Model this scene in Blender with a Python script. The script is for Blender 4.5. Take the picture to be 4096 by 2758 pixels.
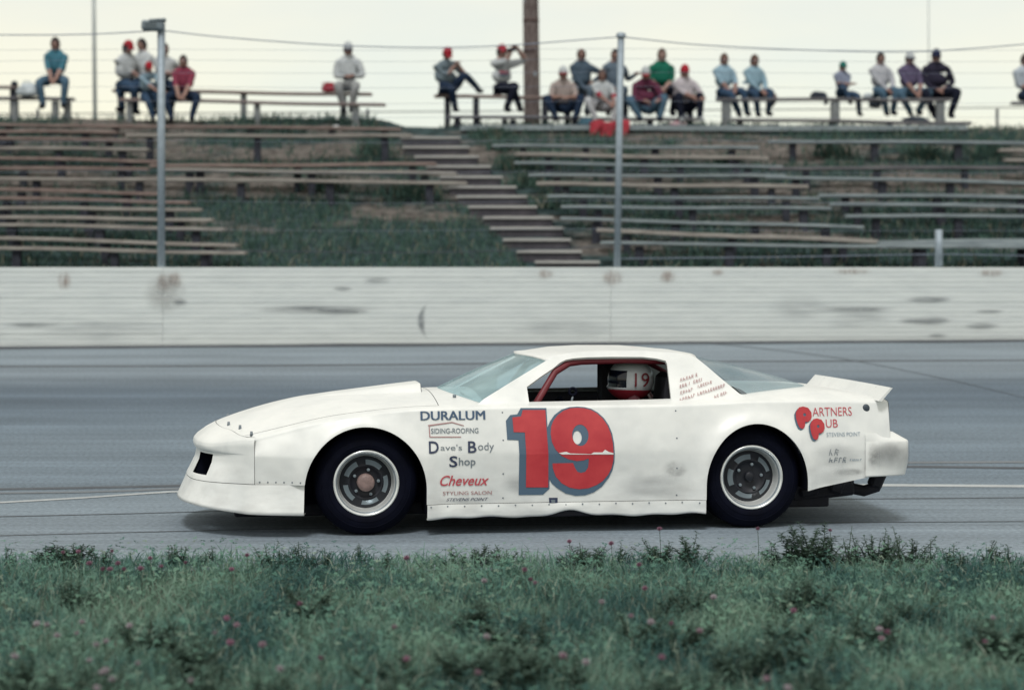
import bpy, bmesh, math, random
import numpy as np
from mathutils import Vector, Matrix, noise

for o in list(bpy.data.objects):
    bpy.data.objects.remove(o, do_unlink=True)
scene = bpy.context.scene
COL = scene.collection
rnd = random.Random(7)

# ---------------------------------------------------------------- camera
F, CX, YH, HC = 8080.0, 2048.0, 1085.0, 1.73     # focal length and horizon in photo pixels, eye height
cam_data = bpy.data.cameras.new('camera')
cam_data.sensor_width = 36.0
cam_data.lens = 36.0 * F / 4096.0
cam_data.shift_y = -(1379.0 - YH) / 4096.0
cam_data.clip_end = 4000.0
cam_data.dof.use_dof = True
cam_data.dof.focus_distance = 13.6
cam_data.dof.aperture_fstop = 1.45
cam = bpy.data.objects.new('camera', cam_data)
COL.objects.link(cam)
cam.location = (0, 0, HC)
cam.rotation_euler = (math.pi / 2, 0, 0)
scene.camera = cam

# ---------------------------------------------------------------- sky and sun
SUN_EL, SUN_AZ = math.radians(58), math.radians(188)    # azimuth measured from +Y towards +X
world = bpy.data.worlds.new('World')
scene.world = world
world.use_nodes = True
wn, wl = world.node_tree.nodes, world.node_tree.links
wn.clear()
w_out = wn.new('ShaderNodeOutputWorld')
w_bg = wn.new('ShaderNodeBackground')
w_bg.inputs['Strength'].default_value = 0.1
w_sky = wn.new('ShaderNodeTexSky')
w_sky.sky_type = 'NISHITA'
w_sky.sun_disc = False
w_sky.sun_elevation = SUN_EL
w_sky.sun_rotation = SUN_AZ % (2 * math.pi)
w_tc = wn.new('ShaderNodeTexCoord')
w_map = wn.new('ShaderNodeMapping')
w_map.inputs['Scale'].default_value = (1.0, 1.0, 3.5)
w_noise = wn.new('ShaderNodeTexNoise')
w_noise.inputs['Scale'].default_value = 2.6
w_noise.inputs['Detail'].default_value = 6.0
w_ramp = wn.new('ShaderNodeValToRGB')                    # thin grey cloud against bright overcast
w_ramp.color_ramp.elements[0].position = 0.36
w_ramp.color_ramp.elements[0].color = (5.9, 5.7, 4.6, 1)
w_ramp.color_ramp.elements[1].position = 0.56
w_ramp.color_ramp.elements[1].color = (7.3, 6.4, 4.4, 1)
w_mix = wn.new('ShaderNodeMixRGB')
w_mix.inputs['Fac'].default_value = 0.62
wl.new(w_tc.outputs['Generated'], w_map.inputs['Vector'])
wl.new(w_map.outputs['Vector'], w_noise.inputs['Vector'])
wl.new(w_noise.outputs['Fac'], w_ramp.inputs['Fac'])
wl.new(w_sky.outputs['Color'], w_mix.inputs['Color1'])
wl.new(w_ramp.outputs['Color'], w_mix.inputs['Color2'])
wl.new(w_mix.outputs['Color'], w_bg.inputs['Color'])
wl.new(w_bg.outputs['Background'], w_out.inputs['Surface'])

sun_data = bpy.data.lights.new('sun', 'SUN')
sun_data.energy = 1.15
sun_data.angle = math.radians(12)
sun_data.color = (1.0, 0.985, 0.96)
sun = bpy.data.objects.new('sun', sun_data)
COL.objects.link(sun)
sd = Vector((math.sin(SUN_AZ) * math.cos(SUN_EL), math.cos(SUN_AZ) * math.cos(SUN_EL), math.sin(SUN_EL)))
sun.rotation_euler = (-sd).to_track_quat('-Z', 'Y').to_euler()
sun.location = sd * 60

scene.render.engine = 'CYCLES'
scene.view_settings.view_transform = 'Standard'
scene.view_settings.look = 'None'
scene.view_settings.exposure = 0.66
scene.view_settings.gamma = 1.0
scene.view_settings.use_curve_mapping = False

# ---------------------------------------------------------------- helpers
def P(px, py, Y):
    "photo pixel + distance -> point"
    return Vector(((px - CX) * Y / F, Y, HC + (YH - py) * Y / F))

HS, HY0, HZ0 = 0.305, 28.2, 1.45                     # bank behind the wall: slope, start
def plane_z(y):
    return HZ0 + HS * (y - HY0)
def hillP(px, py, dz):
    "point where a pixel's ray meets the bank, dz above it"
    k = (YH - py) / F
    Y = (HZ0 - HS * HY0 + dz - HC) / (k - HS)
    return P(px, py, Y)

def obj(name, me, parent=None, mat=None, **props):
    o = bpy.data.objects.new(name, me)
    COL.objects.link(o)
    if parent is not None:
        o.parent = parent
    if mat is not None:
        if isinstance(mat, (list, tuple)):
            for m in mat:
                me.materials.append(m)
        elif len(me.materials) == 0:
            me.materials.append(mat)
    for k, v in props.items():
        o[k] = v
    return o

def empty(name, loc=(0, 0, 0), rz=0.0, parent=None, **props):
    o = bpy.data.objects.new(name, None)
    COL.objects.link(o)
    o.location = loc
    o.rotation_euler = (0, 0, rz)
    o.empty_display_size = 0.2
    if parent is not None:
        o.parent = parent
    for k, v in props.items():
        o[k] = v
    return o

def bm_mesh(bm, name='m', smooth=False):
    me = bpy.data.meshes.new(name)
    bm.normal_update()
    bm.to_mesh(me)
    bm.free()
    if smooth:
        me.polygons.foreach_set('use_smooth', [True] * len(me.polygons))
    return me

def pyd(name, verts, faces, smooth=False):
    me = bpy.data.meshes.new(name)
    me.from_pydata([tuple(v) for v in verts], [], faces)
    me.update()
    if smooth:
        me.polygons.foreach_set('use_smooth', [True] * len(me.polygons))
    return me

def add_box(bm, c, size, rot=None, bevel=0.0):
    r = bmesh.ops.create_cube(bm, size=1.0)
    vs = r['verts']
    M = Matrix.Translation(Vector(c)) @ (rot if rot is not None else Matrix.Identity(4)) @ Matrix.Diagonal((size[0], size[1], size[2], 1))
    bmesh.ops.transform(bm, matrix=M, verts=vs)
    if bevel > 0:
        es = list({e for v in vs for e in v.link_edges})
        bmesh.ops.bevel(bm, geom=es, offset=bevel, segments=1, affect='EDGES')

def box_mesh(name, c, size, rot=None, bevel=0.0):
    bm = bmesh.new()
    add_box(bm, c, size, rot, bevel)
    return bm_mesh(bm, name)

def tube(bm, pts, rad, n=8, caps=True):
    "tapered tube through points; rad is a number or a list"
    pts = [Vector(p) for p in pts]
    rads = rad if isinstance(rad, (list, tuple)) else [rad] * len(pts)
    rings = []
    up = None
    for i, p in enumerate(pts):
        d = (pts[min(i + 1, len(pts) - 1)] - pts[max(i - 1, 0)]).normalized()
        if up is None:
            up = Vector((0, 0, 1)) if abs(d.z) < 0.9 else Vector((1, 0, 0))
        a = d.cross(up)
        if a.length < 1e-6:
            a = d.cross(Vector((0, 1, 0)))
        a.normalize()
        b = a.cross(d).normalized()
        up = b
        rings.append([bm.verts.new(p + (a * math.cos(t) + b * math.sin(t)) * rads[i])
                      for t in [2 * math.pi * k / n for k in range(n)]])
    for i in range(len(rings) - 1):
        for k in range(n):
            bm.faces.new((rings[i][k], rings[i][(k + 1) % n], rings[i + 1][(k + 1) % n], rings[i + 1][k]))
    if caps:
        bm.faces.new(rings[0][::-1])
        bm.faces.new(rings[-1])

def tube_mesh(name, pts, rad, n=8, smooth=True):
    bm = bmesh.new()
    tube(bm, pts, rad, n)
    bmesh.ops.recalc_face_normals(bm, faces=bm.faces)
    return bm_mesh(bm, name, smooth)

def lathe(name, prof, n=48, smooth=True, close=False):
    "profile of (radius, offset) spun about the local Y axis"
    bm = bmesh.new()
    rings = []
    for r, y in prof:
        rings.append([bm.verts.new((r * math.cos(2 * math.pi * k / n), y, r * math.sin(2 * math.pi * k / n))) for k in range(n)])
    for i in range(len(rings) - 1):
        for k in range(n):
            bm.faces.new((rings[i][k], rings[i][(k + 1) % n], rings[i + 1][(k + 1) % n], rings[i + 1][k]))
    if close:
        bm.faces.new(rings[-1])
        bm.faces.new(rings[0][::-1])
    bmesh.ops.recalc_face_normals(bm, faces=bm.faces)
    return bm_mesh(bm, name, smooth)

def np_mesh(name, verts, nper, colors=None):
    "many separate polygons with nper corners each, verts (N*nper,3)"
    verts = np.asarray(verts, dtype=np.float32)
    nv = len(verts)
    nf = nv // nper
    me = bpy.data.meshes.new(name)
    me.vertices.add(nv)
    me.vertices.foreach_set('co', verts.ravel())
    me.loops.add(nv)
    me.loops.foreach_set('vertex_index', np.arange(nv, dtype=np.int32))
    me.polygons.add(nf)
    me.polygons.foreach_set('loop_start', np.arange(0, nv, nper, dtype=np.int32))
    me.polygons.foreach_set('loop_total', np.full(nf, nper, dtype=np.int32))
    if colors is not None:
        ca = me.color_attributes.new('tint', 'FLOAT_COLOR', 'POINT')
        c4 = np.ones((nv, 4), dtype=np.float32)
        c4[:, :3] = colors
        ca.data.foreach_set('color', c4.ravel())
    me.update()
    me.validate()
    return me

# ---- materials
TONE = (0.62, 0.67, 0.73)          # the print's cool colours
def tone(c):
    return tuple(a * b for a, b in zip(c, TONE))
def mat(name, col, rough=0.7, metal=0.0, spec=0.5, vary=0.0, scale=8.0, stretch=(1, 1, 1), bump=0.0, bscale=40.0, coords='Object', col2=None, coat=0.0, raw=False):
    if not raw:
        col = tone(col)
        col2 = tone(col2) if col2 is not None else None
    m = bpy.data.materials.new(name)
    m.use_nodes = True
    nt = m.node_tree
    b = nt.nodes['Principled BSDF']
    b.inputs['Base Color'].default_value = (*col, 1)
    b.inputs['Roughness'].default_value = rough
    b.inputs['Metallic'].default_value = metal
    b.inputs['Specular IOR Level'].default_value = spec
    if coat:
        b.inputs['Coat Weight'].default_value = coat
    if vary > 0 or col2 is not None or bump > 0:
        tc = nt.nodes.new('ShaderNodeTexCoord')
        mp = nt.nodes.new('ShaderNodeMapping')
        mp.inputs['Scale'].default_value = stretch
        nt.links.new(tc.outputs[coords], mp.inputs['Vector'])
    if vary > 0 or col2 is not None:
        n = nt.nodes.new('ShaderNodeTexNoise')
        n.inputs['Scale'].default_value = scale
        n.inputs['Detail'].default_value = 7
        n.inputs['Roughness'].default_value = 0.62
        r = nt.nodes.new('ShaderNodeValToRGB')
        c2 = col2 if col2 is not None else tuple(min(1, c * (1 + vary)) for c in col)
        c1 = col if col2 is not None else tuple(c * (1 - vary) for c in col)
        r.color_ramp.elements[0].position = 0.34
        r.color_ramp.elements[0].color = (*c1, 1)
        r.color_ramp.elements[1].position = 0.66
        r.color_ramp.elements[1].color = (*c2, 1)
        nt.links.new(mp.outputs['Vector'], n.inputs['Vector'])
        nt.links.new(n.outputs['Fac'], r.inputs['Fac'])
        nt.links.new(r.outputs['Color'], b.inputs['Base Color'])
    if bump > 0:
        n2 = nt.nodes.new('ShaderNodeTexNoise')
        n2.inputs['Scale'].default_value = bscale
        n2.inputs['Detail'].default_value = 5
        bp = nt.nodes.new('ShaderNodeBump')
        bp.inputs['Strength'].default_value = bump
        bp.inputs['Distance'].default_value = 0.02
        nt.links.new(mp.outputs['Vector'], n2.inputs['Vector'])
        nt.links.new(n2.outputs['Fac'], bp.inputs['Height'])
        nt.links.new(bp.outputs['Normal'], b.inputs['Normal'])
    return m

def leaf_mat(name, rough=0.75):
    m = bpy.data.materials.new(name)
    m.use_nodes = True
    nt = m.node_tree
    b = nt.nodes['Principled BSDF']
    b.inputs['Roughness'].default_value = rough
    b.inputs['Specular IOR Level'].default_value = 0.2
    a = nt.nodes.new('ShaderNodeAttribute')
    a.attribute_name = 'tint'
    nt.links.new(a.outputs['Color'], b.inputs['Base Color'])
    tr = nt.nodes.new('ShaderNodeBsdfTranslucent')
    nt.links.new(a.outputs['Color'], tr.inputs['Color'])
    mx = nt.nodes.new('ShaderNodeMixShader')
    mx.inputs['Fac'].default_value = 0.25
    nt.links.new(b.outputs['BSDF'], mx.inputs[1])
    nt.links.new(tr.outputs['BSDF'], mx.inputs[2])
    nt.links.new(mx.outputs['Shader'], nt.nodes['Material Output'].inputs['Surface'])
    return m

def stain_mat(name, col, cover=0.5, scale=6.0, stretch=(1, 1, 1), soft=0.18, opacity=0.9, seed=0.0):
    "paint scuff or rust: patchy, see-through between the patches"
    col = tone(col)
    m = bpy.data.materials.new(name)
    m.use_nodes = True
    nt = m.node_tree
    b = nt.nodes['Principled BSDF']
    b.inputs['Base Color'].default_value = (*col, 1)
    b.inputs['Roughness'].default_value = 0.85
    b.inputs['Specular IOR Level'].default_value = 0.2
    tc = nt.nodes.new('ShaderNodeTexCoord')
    mp = nt.nodes.new('ShaderNodeMapping')
    mp.inputs['Scale'].default_value = stretch
    mp.inputs['Location'].default_value = (seed, seed * 1.7, 0)
    n = nt.nodes.new('ShaderNodeTexNoise')
    n.inputs['Scale'].default_value = scale
    n.inputs['Detail'].default_value = 6
    nt.links.new(tc.outputs['Object'], mp.inputs['Vector'])
    nt.links.new(mp.outputs['Vector'], n.inputs['Vector'])
    # fades towards the rim of the mark
    at = nt.nodes.new('ShaderNodeAttribute')
    at.attribute_name = 'fade'
    rim = nt.nodes.new('ShaderNodeMapRange')
    rim.interpolation_type = 'SMOOTHSTEP'
    rim.inputs['From Max'].default_value = 0.75
    nt.links.new(at.outputs['Fac'], rim.inputs['Value'])
    e = 0.78 - cover * 0.4
    cv = nt.nodes.new('ShaderNodeMapRange')
    cv.inputs['From Min'].default_value = e - soft
    cv.inputs['From Max'].default_value = e + soft
    cv.inputs['To Max'].default_value = opacity
    nt.links.new(n.outputs['Fac'], cv.inputs['Value'])
    r = nt.nodes.new('ShaderNodeMixRGB')
    r.blend_type = 'MULTIPLY'
    r.inputs['Fac'].default_value = 1.0
    nt.links.new(rim.outputs['Result'], r.inputs['Color1'])
    nt.links.new(cv.outputs['Result'], r.inputs['Color2'])
    tr = nt.nodes.new('ShaderNodeBsdfTransparent')
    mx = nt.nodes.new('ShaderNodeMixShader')
    nt.links.new(r.outputs['Color'], mx.inputs['Fac'])
    nt.links.new(tr.outputs['BSDF'], mx.inputs[1])
    nt.links.new(b.outputs['BSDF'], mx.inputs[2])
    nt.links.new(mx.outputs['Shader'], nt.nodes['Material Output'].inputs['Surface'])
    return m

def stain_patch(name, fn, a0, a1, b0, b1, material, parent, na=14, nb=8):
    "thin patch mapped by fn(a,b)->xyz with a fade attribute that is 1 in its middle"
    V, Fc, fade = [], [], []
    for i in range(na + 1):
        for j in range(nb + 1):
            s, t = i / na, j / nb
            V.append(fn(a0 + (a1 - a0) * s, b0 + (b1 - b0) * t))
            d = math.hypot(2 * s - 1, 2 * t - 1)
            fade.append(max(0.0, 1 - d) )
    for i in range(na):
        for j in range(nb):
            q = i * (nb + 1) + j
            Fc.append((q, q + nb + 1, q + nb + 2, q + 1))
    me = pyd(name, V, Fc)
    at = me.attributes.new('fade', 'FLOAT', 'POINT')
    at.data.foreach_set('value', fade)
    return obj(name, me, parent, material)

def poly_mesh(name, loops, fn, depth=0.0):
    "flat outline(s) with holes -> filled mesh, mapped by fn(x,y,layer)->xyz"
    cu = bpy.data.curves.new(name, 'CURVE')
    cu.dimensions = '2D'
    cu.fill_mode = 'BOTH'
    for L in loops:
        sp = cu.splines.new('POLY')
        sp.points.add(len(L) - 1)
        for p, q in zip(sp.points, L):
            p.co = (q[0], q[1], 0, 1)
        sp.use_cyclic_u = True
    to = bpy.data.objects.new('tmp', cu)
    COL.objects.link(to)
    me0 = bpy.data.meshes.new_from_object(to)
    bpy.data.objects.remove(to, do_unlink=True)
    bpy.data.curves.remove(cu)
    return remap(me0, name, fn)

def remap(me0, name, fn, cuts_x=(), cuts_y=()):
    bm = bmesh.new()
    bm.from_mesh(me0)
    bpy.data.meshes.remove(me0)
    bmesh.ops.remove_doubles(bm, verts=bm.verts, dist=1e-5)
    for cxx in cuts_x:
        bmesh.ops.bisect_plane(bm, geom=bm.verts[:] + bm.edges[:] + bm.faces[:], plane_co=(cxx, 0, 0), plane_no=(1, 0, 0))
    for cyy in cuts_y:
        bmesh.ops.bisect_plane(bm, geom=bm.verts[:] + bm.edges[:] + bm.faces[:], plane_co=(0, cyy, 0), plane_no=(0, 1, 0))
    for v in bm.verts:
        v.co = fn(v.co.x, v.co.y)
    return bm_mesh(bm, name)

def interp(tab, x):
    if x <= tab[0][0]:
        return tab[0][1]
    for (x0, y0), (x1, y1) in zip(tab, tab[1:]):
        if x <= x1:
            t = (x - x0) / (x1 - x0)
            return y0 + (y1 - y0) * t
    return tab[-1][1]

def sinterp(tab, x):
    "monotone-ish smooth table lookup (Catmull-Rom)"
    n = len(tab)
    if x <= tab[0][0]:
        return tab[0][1]
    if x >= tab[-1][0]:
        return tab[-1][1]
    for i in range(n - 1):
        if x <= tab[i + 1][0]:
            break
    x0, y0 = tab[i]
    x1, y1 = tab[i + 1]
    h = x1 - x0
    m0 = (y1 - tab[i - 1][1]) / (x1 - tab[i - 1][0]) if i > 0 else (y1 - y0) / h
    m1 = (tab[i + 2][1] - y0) / (tab[i + 2][0] - x0) if i + 2 < n else (y1 - y0) / h
    t = (x - x0) / h
    return ((2 * t**3 - 3 * t**2 + 1) * y0 + (t**3 - 2 * t**2 + t) * h * m0 + (-2 * t**3 + 3 * t**2) * y1 + (t**3 - t**2) * h * m1)

def smooth01(a, b, x):
    t = max(0.0, min(1.0, (x - a) / (b - a)))
    return t * t * (3 - 2 * t)

# ================================================================ SETTING
BANK0, BANK = 16.0, 0.072
def track_z(y):
    return BANK * max(0.0, y - BANK0)
def wallY(x):
    return 26.85 + 0.066 * x

M_ground = mat('soil', (0.09, 0.085, 0.06), 0.95, vary=0.35, scale=3.0, bump=0.4)
g = pyd('ground', [(-1500, -1500, -0.4), (1500, -1500, -0.4), (1500, 1500, -0.4), (-1500, 1500, -0.4)], [(0, 1, 2, 3)])
obj('ground', g, None, M_ground, kind='structure')

# infield
M_in = mat('infield_soil', (0.05, 0.072, 0.045), 0.95, col2=(0.10, 0.115, 0.08), scale=2.2, bump=0.6, bscale=12)
V, Fc = [], []
xs = np.linspace(-40, 40, 81)
ys = [-30, -20, -10, -4, 0, 3, 5, 6, 7, 8, 9, 10, 11, 11.6, 12.1]
for y in ys:
    for x in xs:
        ye = y
        if y == 12.1:
            ye = 12.1 + 0.12 * noise.noise(Vector((x * 0.9, 3.1, 0)))
        V.append((x, ye, -0.012 + (0.035 * noise.noise(Vector((x * 0.7, y * 0.7, 5))) if y < 11.9 else 0.004)))
nx = len(xs)
for j in range(len(ys) - 1):
    for i in range(nx - 1):
        a = j * nx + i
        Fc.append((a, a + 1, a + nx + 1, a + nx))
obj('infield', pyd('infield', V, Fc, True), None, M_in, kind='structure')

# asphalt: apron and banked racing surface
def asphalt():
    m = bpy.data.materials.new('asphalt')
    m.use_nodes = True
    nt = m.node_tree
    L = nt.links
    b = nt.nodes['Principled BSDF']
    b.inputs['Roughness'].default_value = 0.82
    b.inputs['Specular IOR Level'].default_value = 0.3
    tc = nt.nodes.new('ShaderNodeTexCoord')
    sep = nt.nodes.new('ShaderNodeSeparateXYZ')
    # gentle bend of the groove along the track
    mpw = nt.nodes.new('ShaderNodeMapping')
    mpw.inputs['Scale'].default_value = (0.05, 0.35, 0)
    nw = nt.nodes.new('ShaderNodeTexNoise')
    nw.inputs['Scale'].default_value = 1.0
    L.new(tc.outputs['Object'], mpw.inputs['Vector'])
    L.new(mpw.outputs['Vector'], nw.inputs['Vector'])
    L.new(tc.outputs['Object'], sep.inputs['Vector'])
    wob = nt.nodes.new('ShaderNodeMath')
    wob.operation = 'MULTIPLY_ADD'
    wob.inputs[1].default_value = 1.2
    L.new(nw.outputs['Fac'], wob.inputs[0])
    L.new(sep.outputs['Y'], wob.inputs[2])
    sub = nt.nodes.new('ShaderNodeMath')
    sub.operation = 'MULTIPLY_ADD'         # lean of the lanes, then to 0..1 over 12..28 m
    sub.inputs[1].default_value = -0.05
    L.new(sep.outputs['X'], sub.inputs[0])
    L.new(wob.outputs[0], sub.inputs[2])
    mr = nt.nodes.new('ShaderNodeMapRange')
    mr.inputs['From Min'].default_value = 12.6
    mr.inputs['From Max'].default_value = 28.6
    L.new(sub.outputs[0], mr.inputs['Value'])
    ramp = nt.nodes.new('ShaderNodeValToRGB')
    cr = ramp.color_ramp
    light, mid, dark = (0.225, 0.23, 0.235, 1), (0.165, 0.18, 0.195, 1), (0.105, 0.12, 0.138, 1)
    stops = [(0.0, (0.225, 0.23, 0.238, 1)), (0.2, (0.205, 0.215, 0.225, 1)), (0.28, (0.165, 0.18, 0.195, 1)), (0.42, mid), (0.5, (0.14, 0.157, 0.175, 1)),
             (0.585, dark), (0.65, (0.115, 0.13, 0.148, 1)), (0.72, (0.19, 0.197, 0.205, 1)), (0.86, light), (1.0, (0.235, 0.235, 0.235, 1))]
    while len(cr.elements) < len(stops):
        cr.elements.new(0.5)
    for e, (p, c) in zip(cr.elements, stops):
        e.position = p
        e.color = (c[0] * 0.86, c[1] * 1.03, c[2] * 1.17, 1)
    L.new(mr.outputs['Result'], ramp.inputs['Fac'])
    # long streaks of rubber
    def streak(sx, sy, scale, lo, hi):
        mp = nt.nodes.new('ShaderNodeMapping')
        mp.inputs['Scale'].default_value = (sx, sy, 0)
        mp.inputs['Rotation'].default_value = (0, 0, 0.045)
        n = nt.nodes.new('ShaderNodeTexNoise')
        n.inputs['Scale'].default_value = scale
        n.inputs['Detail'].default_value = 4
        r = nt.nodes.new('ShaderNodeMapRange')
        r.inputs['From Min'].default_value = 0.3
        r.inputs['From Max'].default_value = 0.7
        r.inputs['To Min'].default_value = lo
        r.inputs['To Max'].default_value = hi
        L.new(tc.outputs['Object'], mp.inputs['Vector'])
        L.new(mp.outputs['Vector'], n.inputs['Vector'])
        L.new(n.outputs['Fac'], r.inputs['Value'])
        return r.outputs['Result']
    s1 = streak(0.03, 2.2, 1.0, 0.86, 1.12)
    s2 = streak(0.14, 11.0, 1.0, 0.87, 1.12)
    s3 = streak(30, 30, 1.0, 0.76, 1.24)
    s4 = streak(0.5, 1.6, 1.0, 0.88, 1.12)
    def mul(a, bb):
        mm = nt.nodes.new('ShaderNodeMixRGB')
        mm.blend_type = 'MULTIPLY'
        mm.inputs['Fac'].default_value = 1
        L.new(a, mm.inputs['Color1'])
        L.new(bb, mm.inputs['Color2'])
        return mm.outputs['Color']
    c = mul(mul(mul(mul(ramp.outputs['Color'], s1), s2), s3), s4)
    L.new(c, b.inputs['Base Color'])
    nb = nt.nodes.new('ShaderNodeTexNoise')
    nb.inputs['Scale'].default_value = 90
    nb.inputs['Detail'].default_value = 3
    bp = nt.nodes.new('ShaderNodeBump')
    bp.inputs['Strength'].default_value = 0.5
    bp.inputs['Distance'].default_value = 0.01
    L.new(tc.outputs['Object'], nb.inputs['Vector'])
    L.new(nb.outputs['Fac'], bp.inputs['Height'])
    L.new(bp.outputs['Normal'], b.inputs['Normal'])
    return m
M_asph = asphalt()
V, Fc = [], []
ys = [11.7, 13, 14.5, 15.5, 15.8, 16.0, 16.2, 17, 19, 21, 23, 25, 27, 31]
xs = np.linspace(-60, 60, 61)
for y in ys:
    for x in xs:
        V.append((x, y, track_z(y) if abs(y - 16) > 0.3 else 0.5 * BANK * max(0, y - 15.8) ** 2 / 0.4))
nx = len(xs)
for j in range(len(ys) - 1):
    for i in range(nx - 1):
        a = j * nx + i
        Fc.append((a, a + 1, a + nx + 1, a + nx))
track = obj('race_track', pyd('race_track', V, Fc), None, M_asph, kind='structure')

# painted lines and seams along the inside edge of the track
M_line = mat('line_paint', (0.72, 0.72, 0.68), 0.8, col2=(0.5, 0.5, 0.48), scale=7, stretch=(0.6, 6, 1))
M_line_w = mat('worn_paint', (0.28, 0.29, 0.295), 0.85, col2=(0.185, 0.195, 0.205), scale=5, stretch=(0.5, 8, 1))
M_seam = mat('tar_seam', (0.075, 0.08, 0.09), 0.85, col2=(0.15, 0.16, 0.17), scale=4, stretch=(0.5, 8, 1))
def groundP(px, py):
    "pixel on the apron or banking"
    Y = HC * F / (py - YH)
    if Y > BANK0:
        Y = (HC + BANK * BANK0) / ((py - YH) / F + BANK)
    return P(px, py, Y)
def strip(name, pix, width, material, lift=0.004, kind='structure'):
    pts = []
    for (px, py) in pix:
        p = groundP(px, py)
        pts.append(p)
    # carry the line on beyond the frame
    a, b2 = pts[0], pts[-1]
    pts = [a + (a - pts[1]).normalized() * 25] + pts + [b2 + (b2 - pts[-2]).normalized() * 25]
    V, Fc = [], []
    for i, p in enumerate(pts):
        for dy in (-width / 2, width / 2):
            y = p.y + dy
            V.append((p.x, y, (track_z(y) if y > 16.2 else (0.5 * BANK * max(0, y - 15.8) ** 2 / 0.4)) + lift))
        if i:
            q = 2 * i
            Fc.append((q - 2, q, q + 1, q - 1))
    return obj(name, pyd(name, V, Fc), None, material, kind=kind)
def dense(pix, n=24):
    out = []
    tab = pix
    for i in range(n + 1):
        x = tab[0][0] + (tab[-1][0] - tab[0][0]) * i / n
        out.append((x, sinterp(tab, x)))
    return out
strip('track_line', dense([(0, 2010), (350, 1990), (720, 1966), (2000, 1944), (3500, 1941), (4096, 1945)]), 0.11, M_line)
strip('track_line', dense([(0, 1972), (350, 1968), (720, 1956), (2000, 1905), (3500, 1853), (4096, 1848)]), 0.10, M_line_w)
strip('asphalt_seam', dense([(0, 1958), (350, 1951), (720, 1942), (2000, 1893), (3500, 1866), (4096, 1872)]), 0.10, M_seam, 0.0035)
strip('asphalt_seam', dense([(0, 2142), (400, 2132), (1000, 2118), (2200, 2098), (4096, 2085)]), 0.025, M_seam)
strip('asphalt_seam', dense([(0, 2066), (600, 2052), (2000, 2010), (4096, 1990)]), 0.03, M_seam)
strip('asphalt_seam', dense([(0, 1465), (1000, 1463), (2500, 1448), (4096, 1440)]), 0.12, M_seam, 0.0035)
strip('asphalt_seam', dense([(2700, 1360), (3100, 1400), (3400, 1440), (3800, 1520), (4096, 1590)]), 0.05, M_seam, 0.006)

# ---------------------------------------------------------------- bank with the seats
def crest(x):
    "height of the bank's top"
    c = 4.47
    c += 0.16 * (1 - smooth01(-2.6, -1.9, x))           # higher beside the boxed post
    c += 0.02 * math.sin(x * 1.3) - 0.05 * smooth01(8.1, 9.0, x)
    return c
def bank_z(x, y):
    p = HZ0 + HS * (y - HY0)
    n = 0.035 * noise.noise(Vector((x * 0.8, y * 0.8, 1.5))) + 0.015 * noise.noise(Vector((x * 2.7, y * 2.7, 7.5)))
    z = min(p, crest(x)) + n
    if y > 41:
        z -= (y - 41) * 0.14
    return z
def dirt_amount(x, y):
    d = noise.noise(Vector((x * 0.33, y * 0.9, 11.0))) + 0.7 * noise.noise(Vector((x * 1.1, y * 2.4, 4.0))) + 0.35 * noise.noise(Vector((x * 3.3, y * 6.0, 8.0)))
    up = smooth01(30.5, 34.0, y)
    return d + 0.5 * up - 0.24
V, Fc, tint = [], [], []
ys = list(np.linspace(27.2, 39.6, 90)) + [40.2, 41, 43, 46, 50, 56, 62]
xs = list(np.linspace(-34, -12, 23)[:-1]) + list(np.linspace(-12, 12, 150)) + list(np.linspace(12, 34, 23)[1:])
for y in ys:
    for x in xs:
        y = max(y, wallY(x) + 0.16 + 0.0005 * y)              # starts behind the wall
        V.append((x, y, max(-0.39, bank_z(x, y))))
        d = smooth01(0.0, 0.5, dirt_amount(x, y))
        gcol = np.array((0.050, 0.078, 0.076))
        dcol = np.array((0.17, 0.145, 0.125))
        tint.append(tone(gcol * (1 - d) + dcol * d) + (1,))
nx = len(xs)
for j in range(len(ys) - 1):
    for i in range(nx - 1):
        a = j * nx + i
        Fc.append((a, a + 1, a + nx + 1, a + nx))
me = pyd('bank', V, Fc, True)
ca = me.color_attributes.new('tint', 'FLOAT_COLOR', 'POINT')
ca.data.foreach_set('color', np.array(tint, dtype=np.float32).ravel())
M_bank = bpy.data.materials.new('bank_soil')
M_bank.use_nodes = True
nt = M_bank.node_tree
b = nt.nodes['Principled BSDF']
b.inputs['Roughness'].default_value = 0.95
b.inputs['Specular IOR Level'].default_value = 0.1
at = nt.nodes.new('ShaderNodeAttribute'); at.attribute_name = 'tint'
n = nt.nodes.new('ShaderNodeTexNoise'); n.inputs['Scale'].default_value = 6; n.inputs['Detail'].default_value = 8
tc = nt.nodes.new('ShaderNodeTexCoord')
mr = nt.nodes.new('ShaderNodeMapRange')
mr.inputs['From Min'].default_value = 0.3; mr.inputs['From Max'].default_value = 0.7
mr.inputs['To Min'].default_value = 0.45; mr.inputs['To Max'].default_value = 1.5
mm = nt.nodes.new('ShaderNodeMixRGB'); mm.blend_type = 'MULTIPLY'; mm.inputs['Fac'].default_value = 1
bp = nt.nodes.new('ShaderNodeBump'); bp.inputs['Strength'].default_value = 0.8; bp.inputs['Distance'].default_value = 0.06
nt.links.new(tc.outputs['Object'], n.inputs['Vector'])
nt.links.new(n.outputs['Fac'], mr.inputs['Value'])
nt.links.new(at.outputs['Color'], mm.inputs['Color1'])
nt.links.new(mr.outputs['Result'], mm.inputs['Color2'])
nt.links.new(mm.outputs['Color'], b.inputs['Base Color'])
nt.links.new(n.outputs['Fac'], bp.inputs['Height'])
nt.links.new(bp.outputs['Normal'], b.inputs['Normal'])
obj('hillside', me, None, M_bank, kind='structure')

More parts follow.
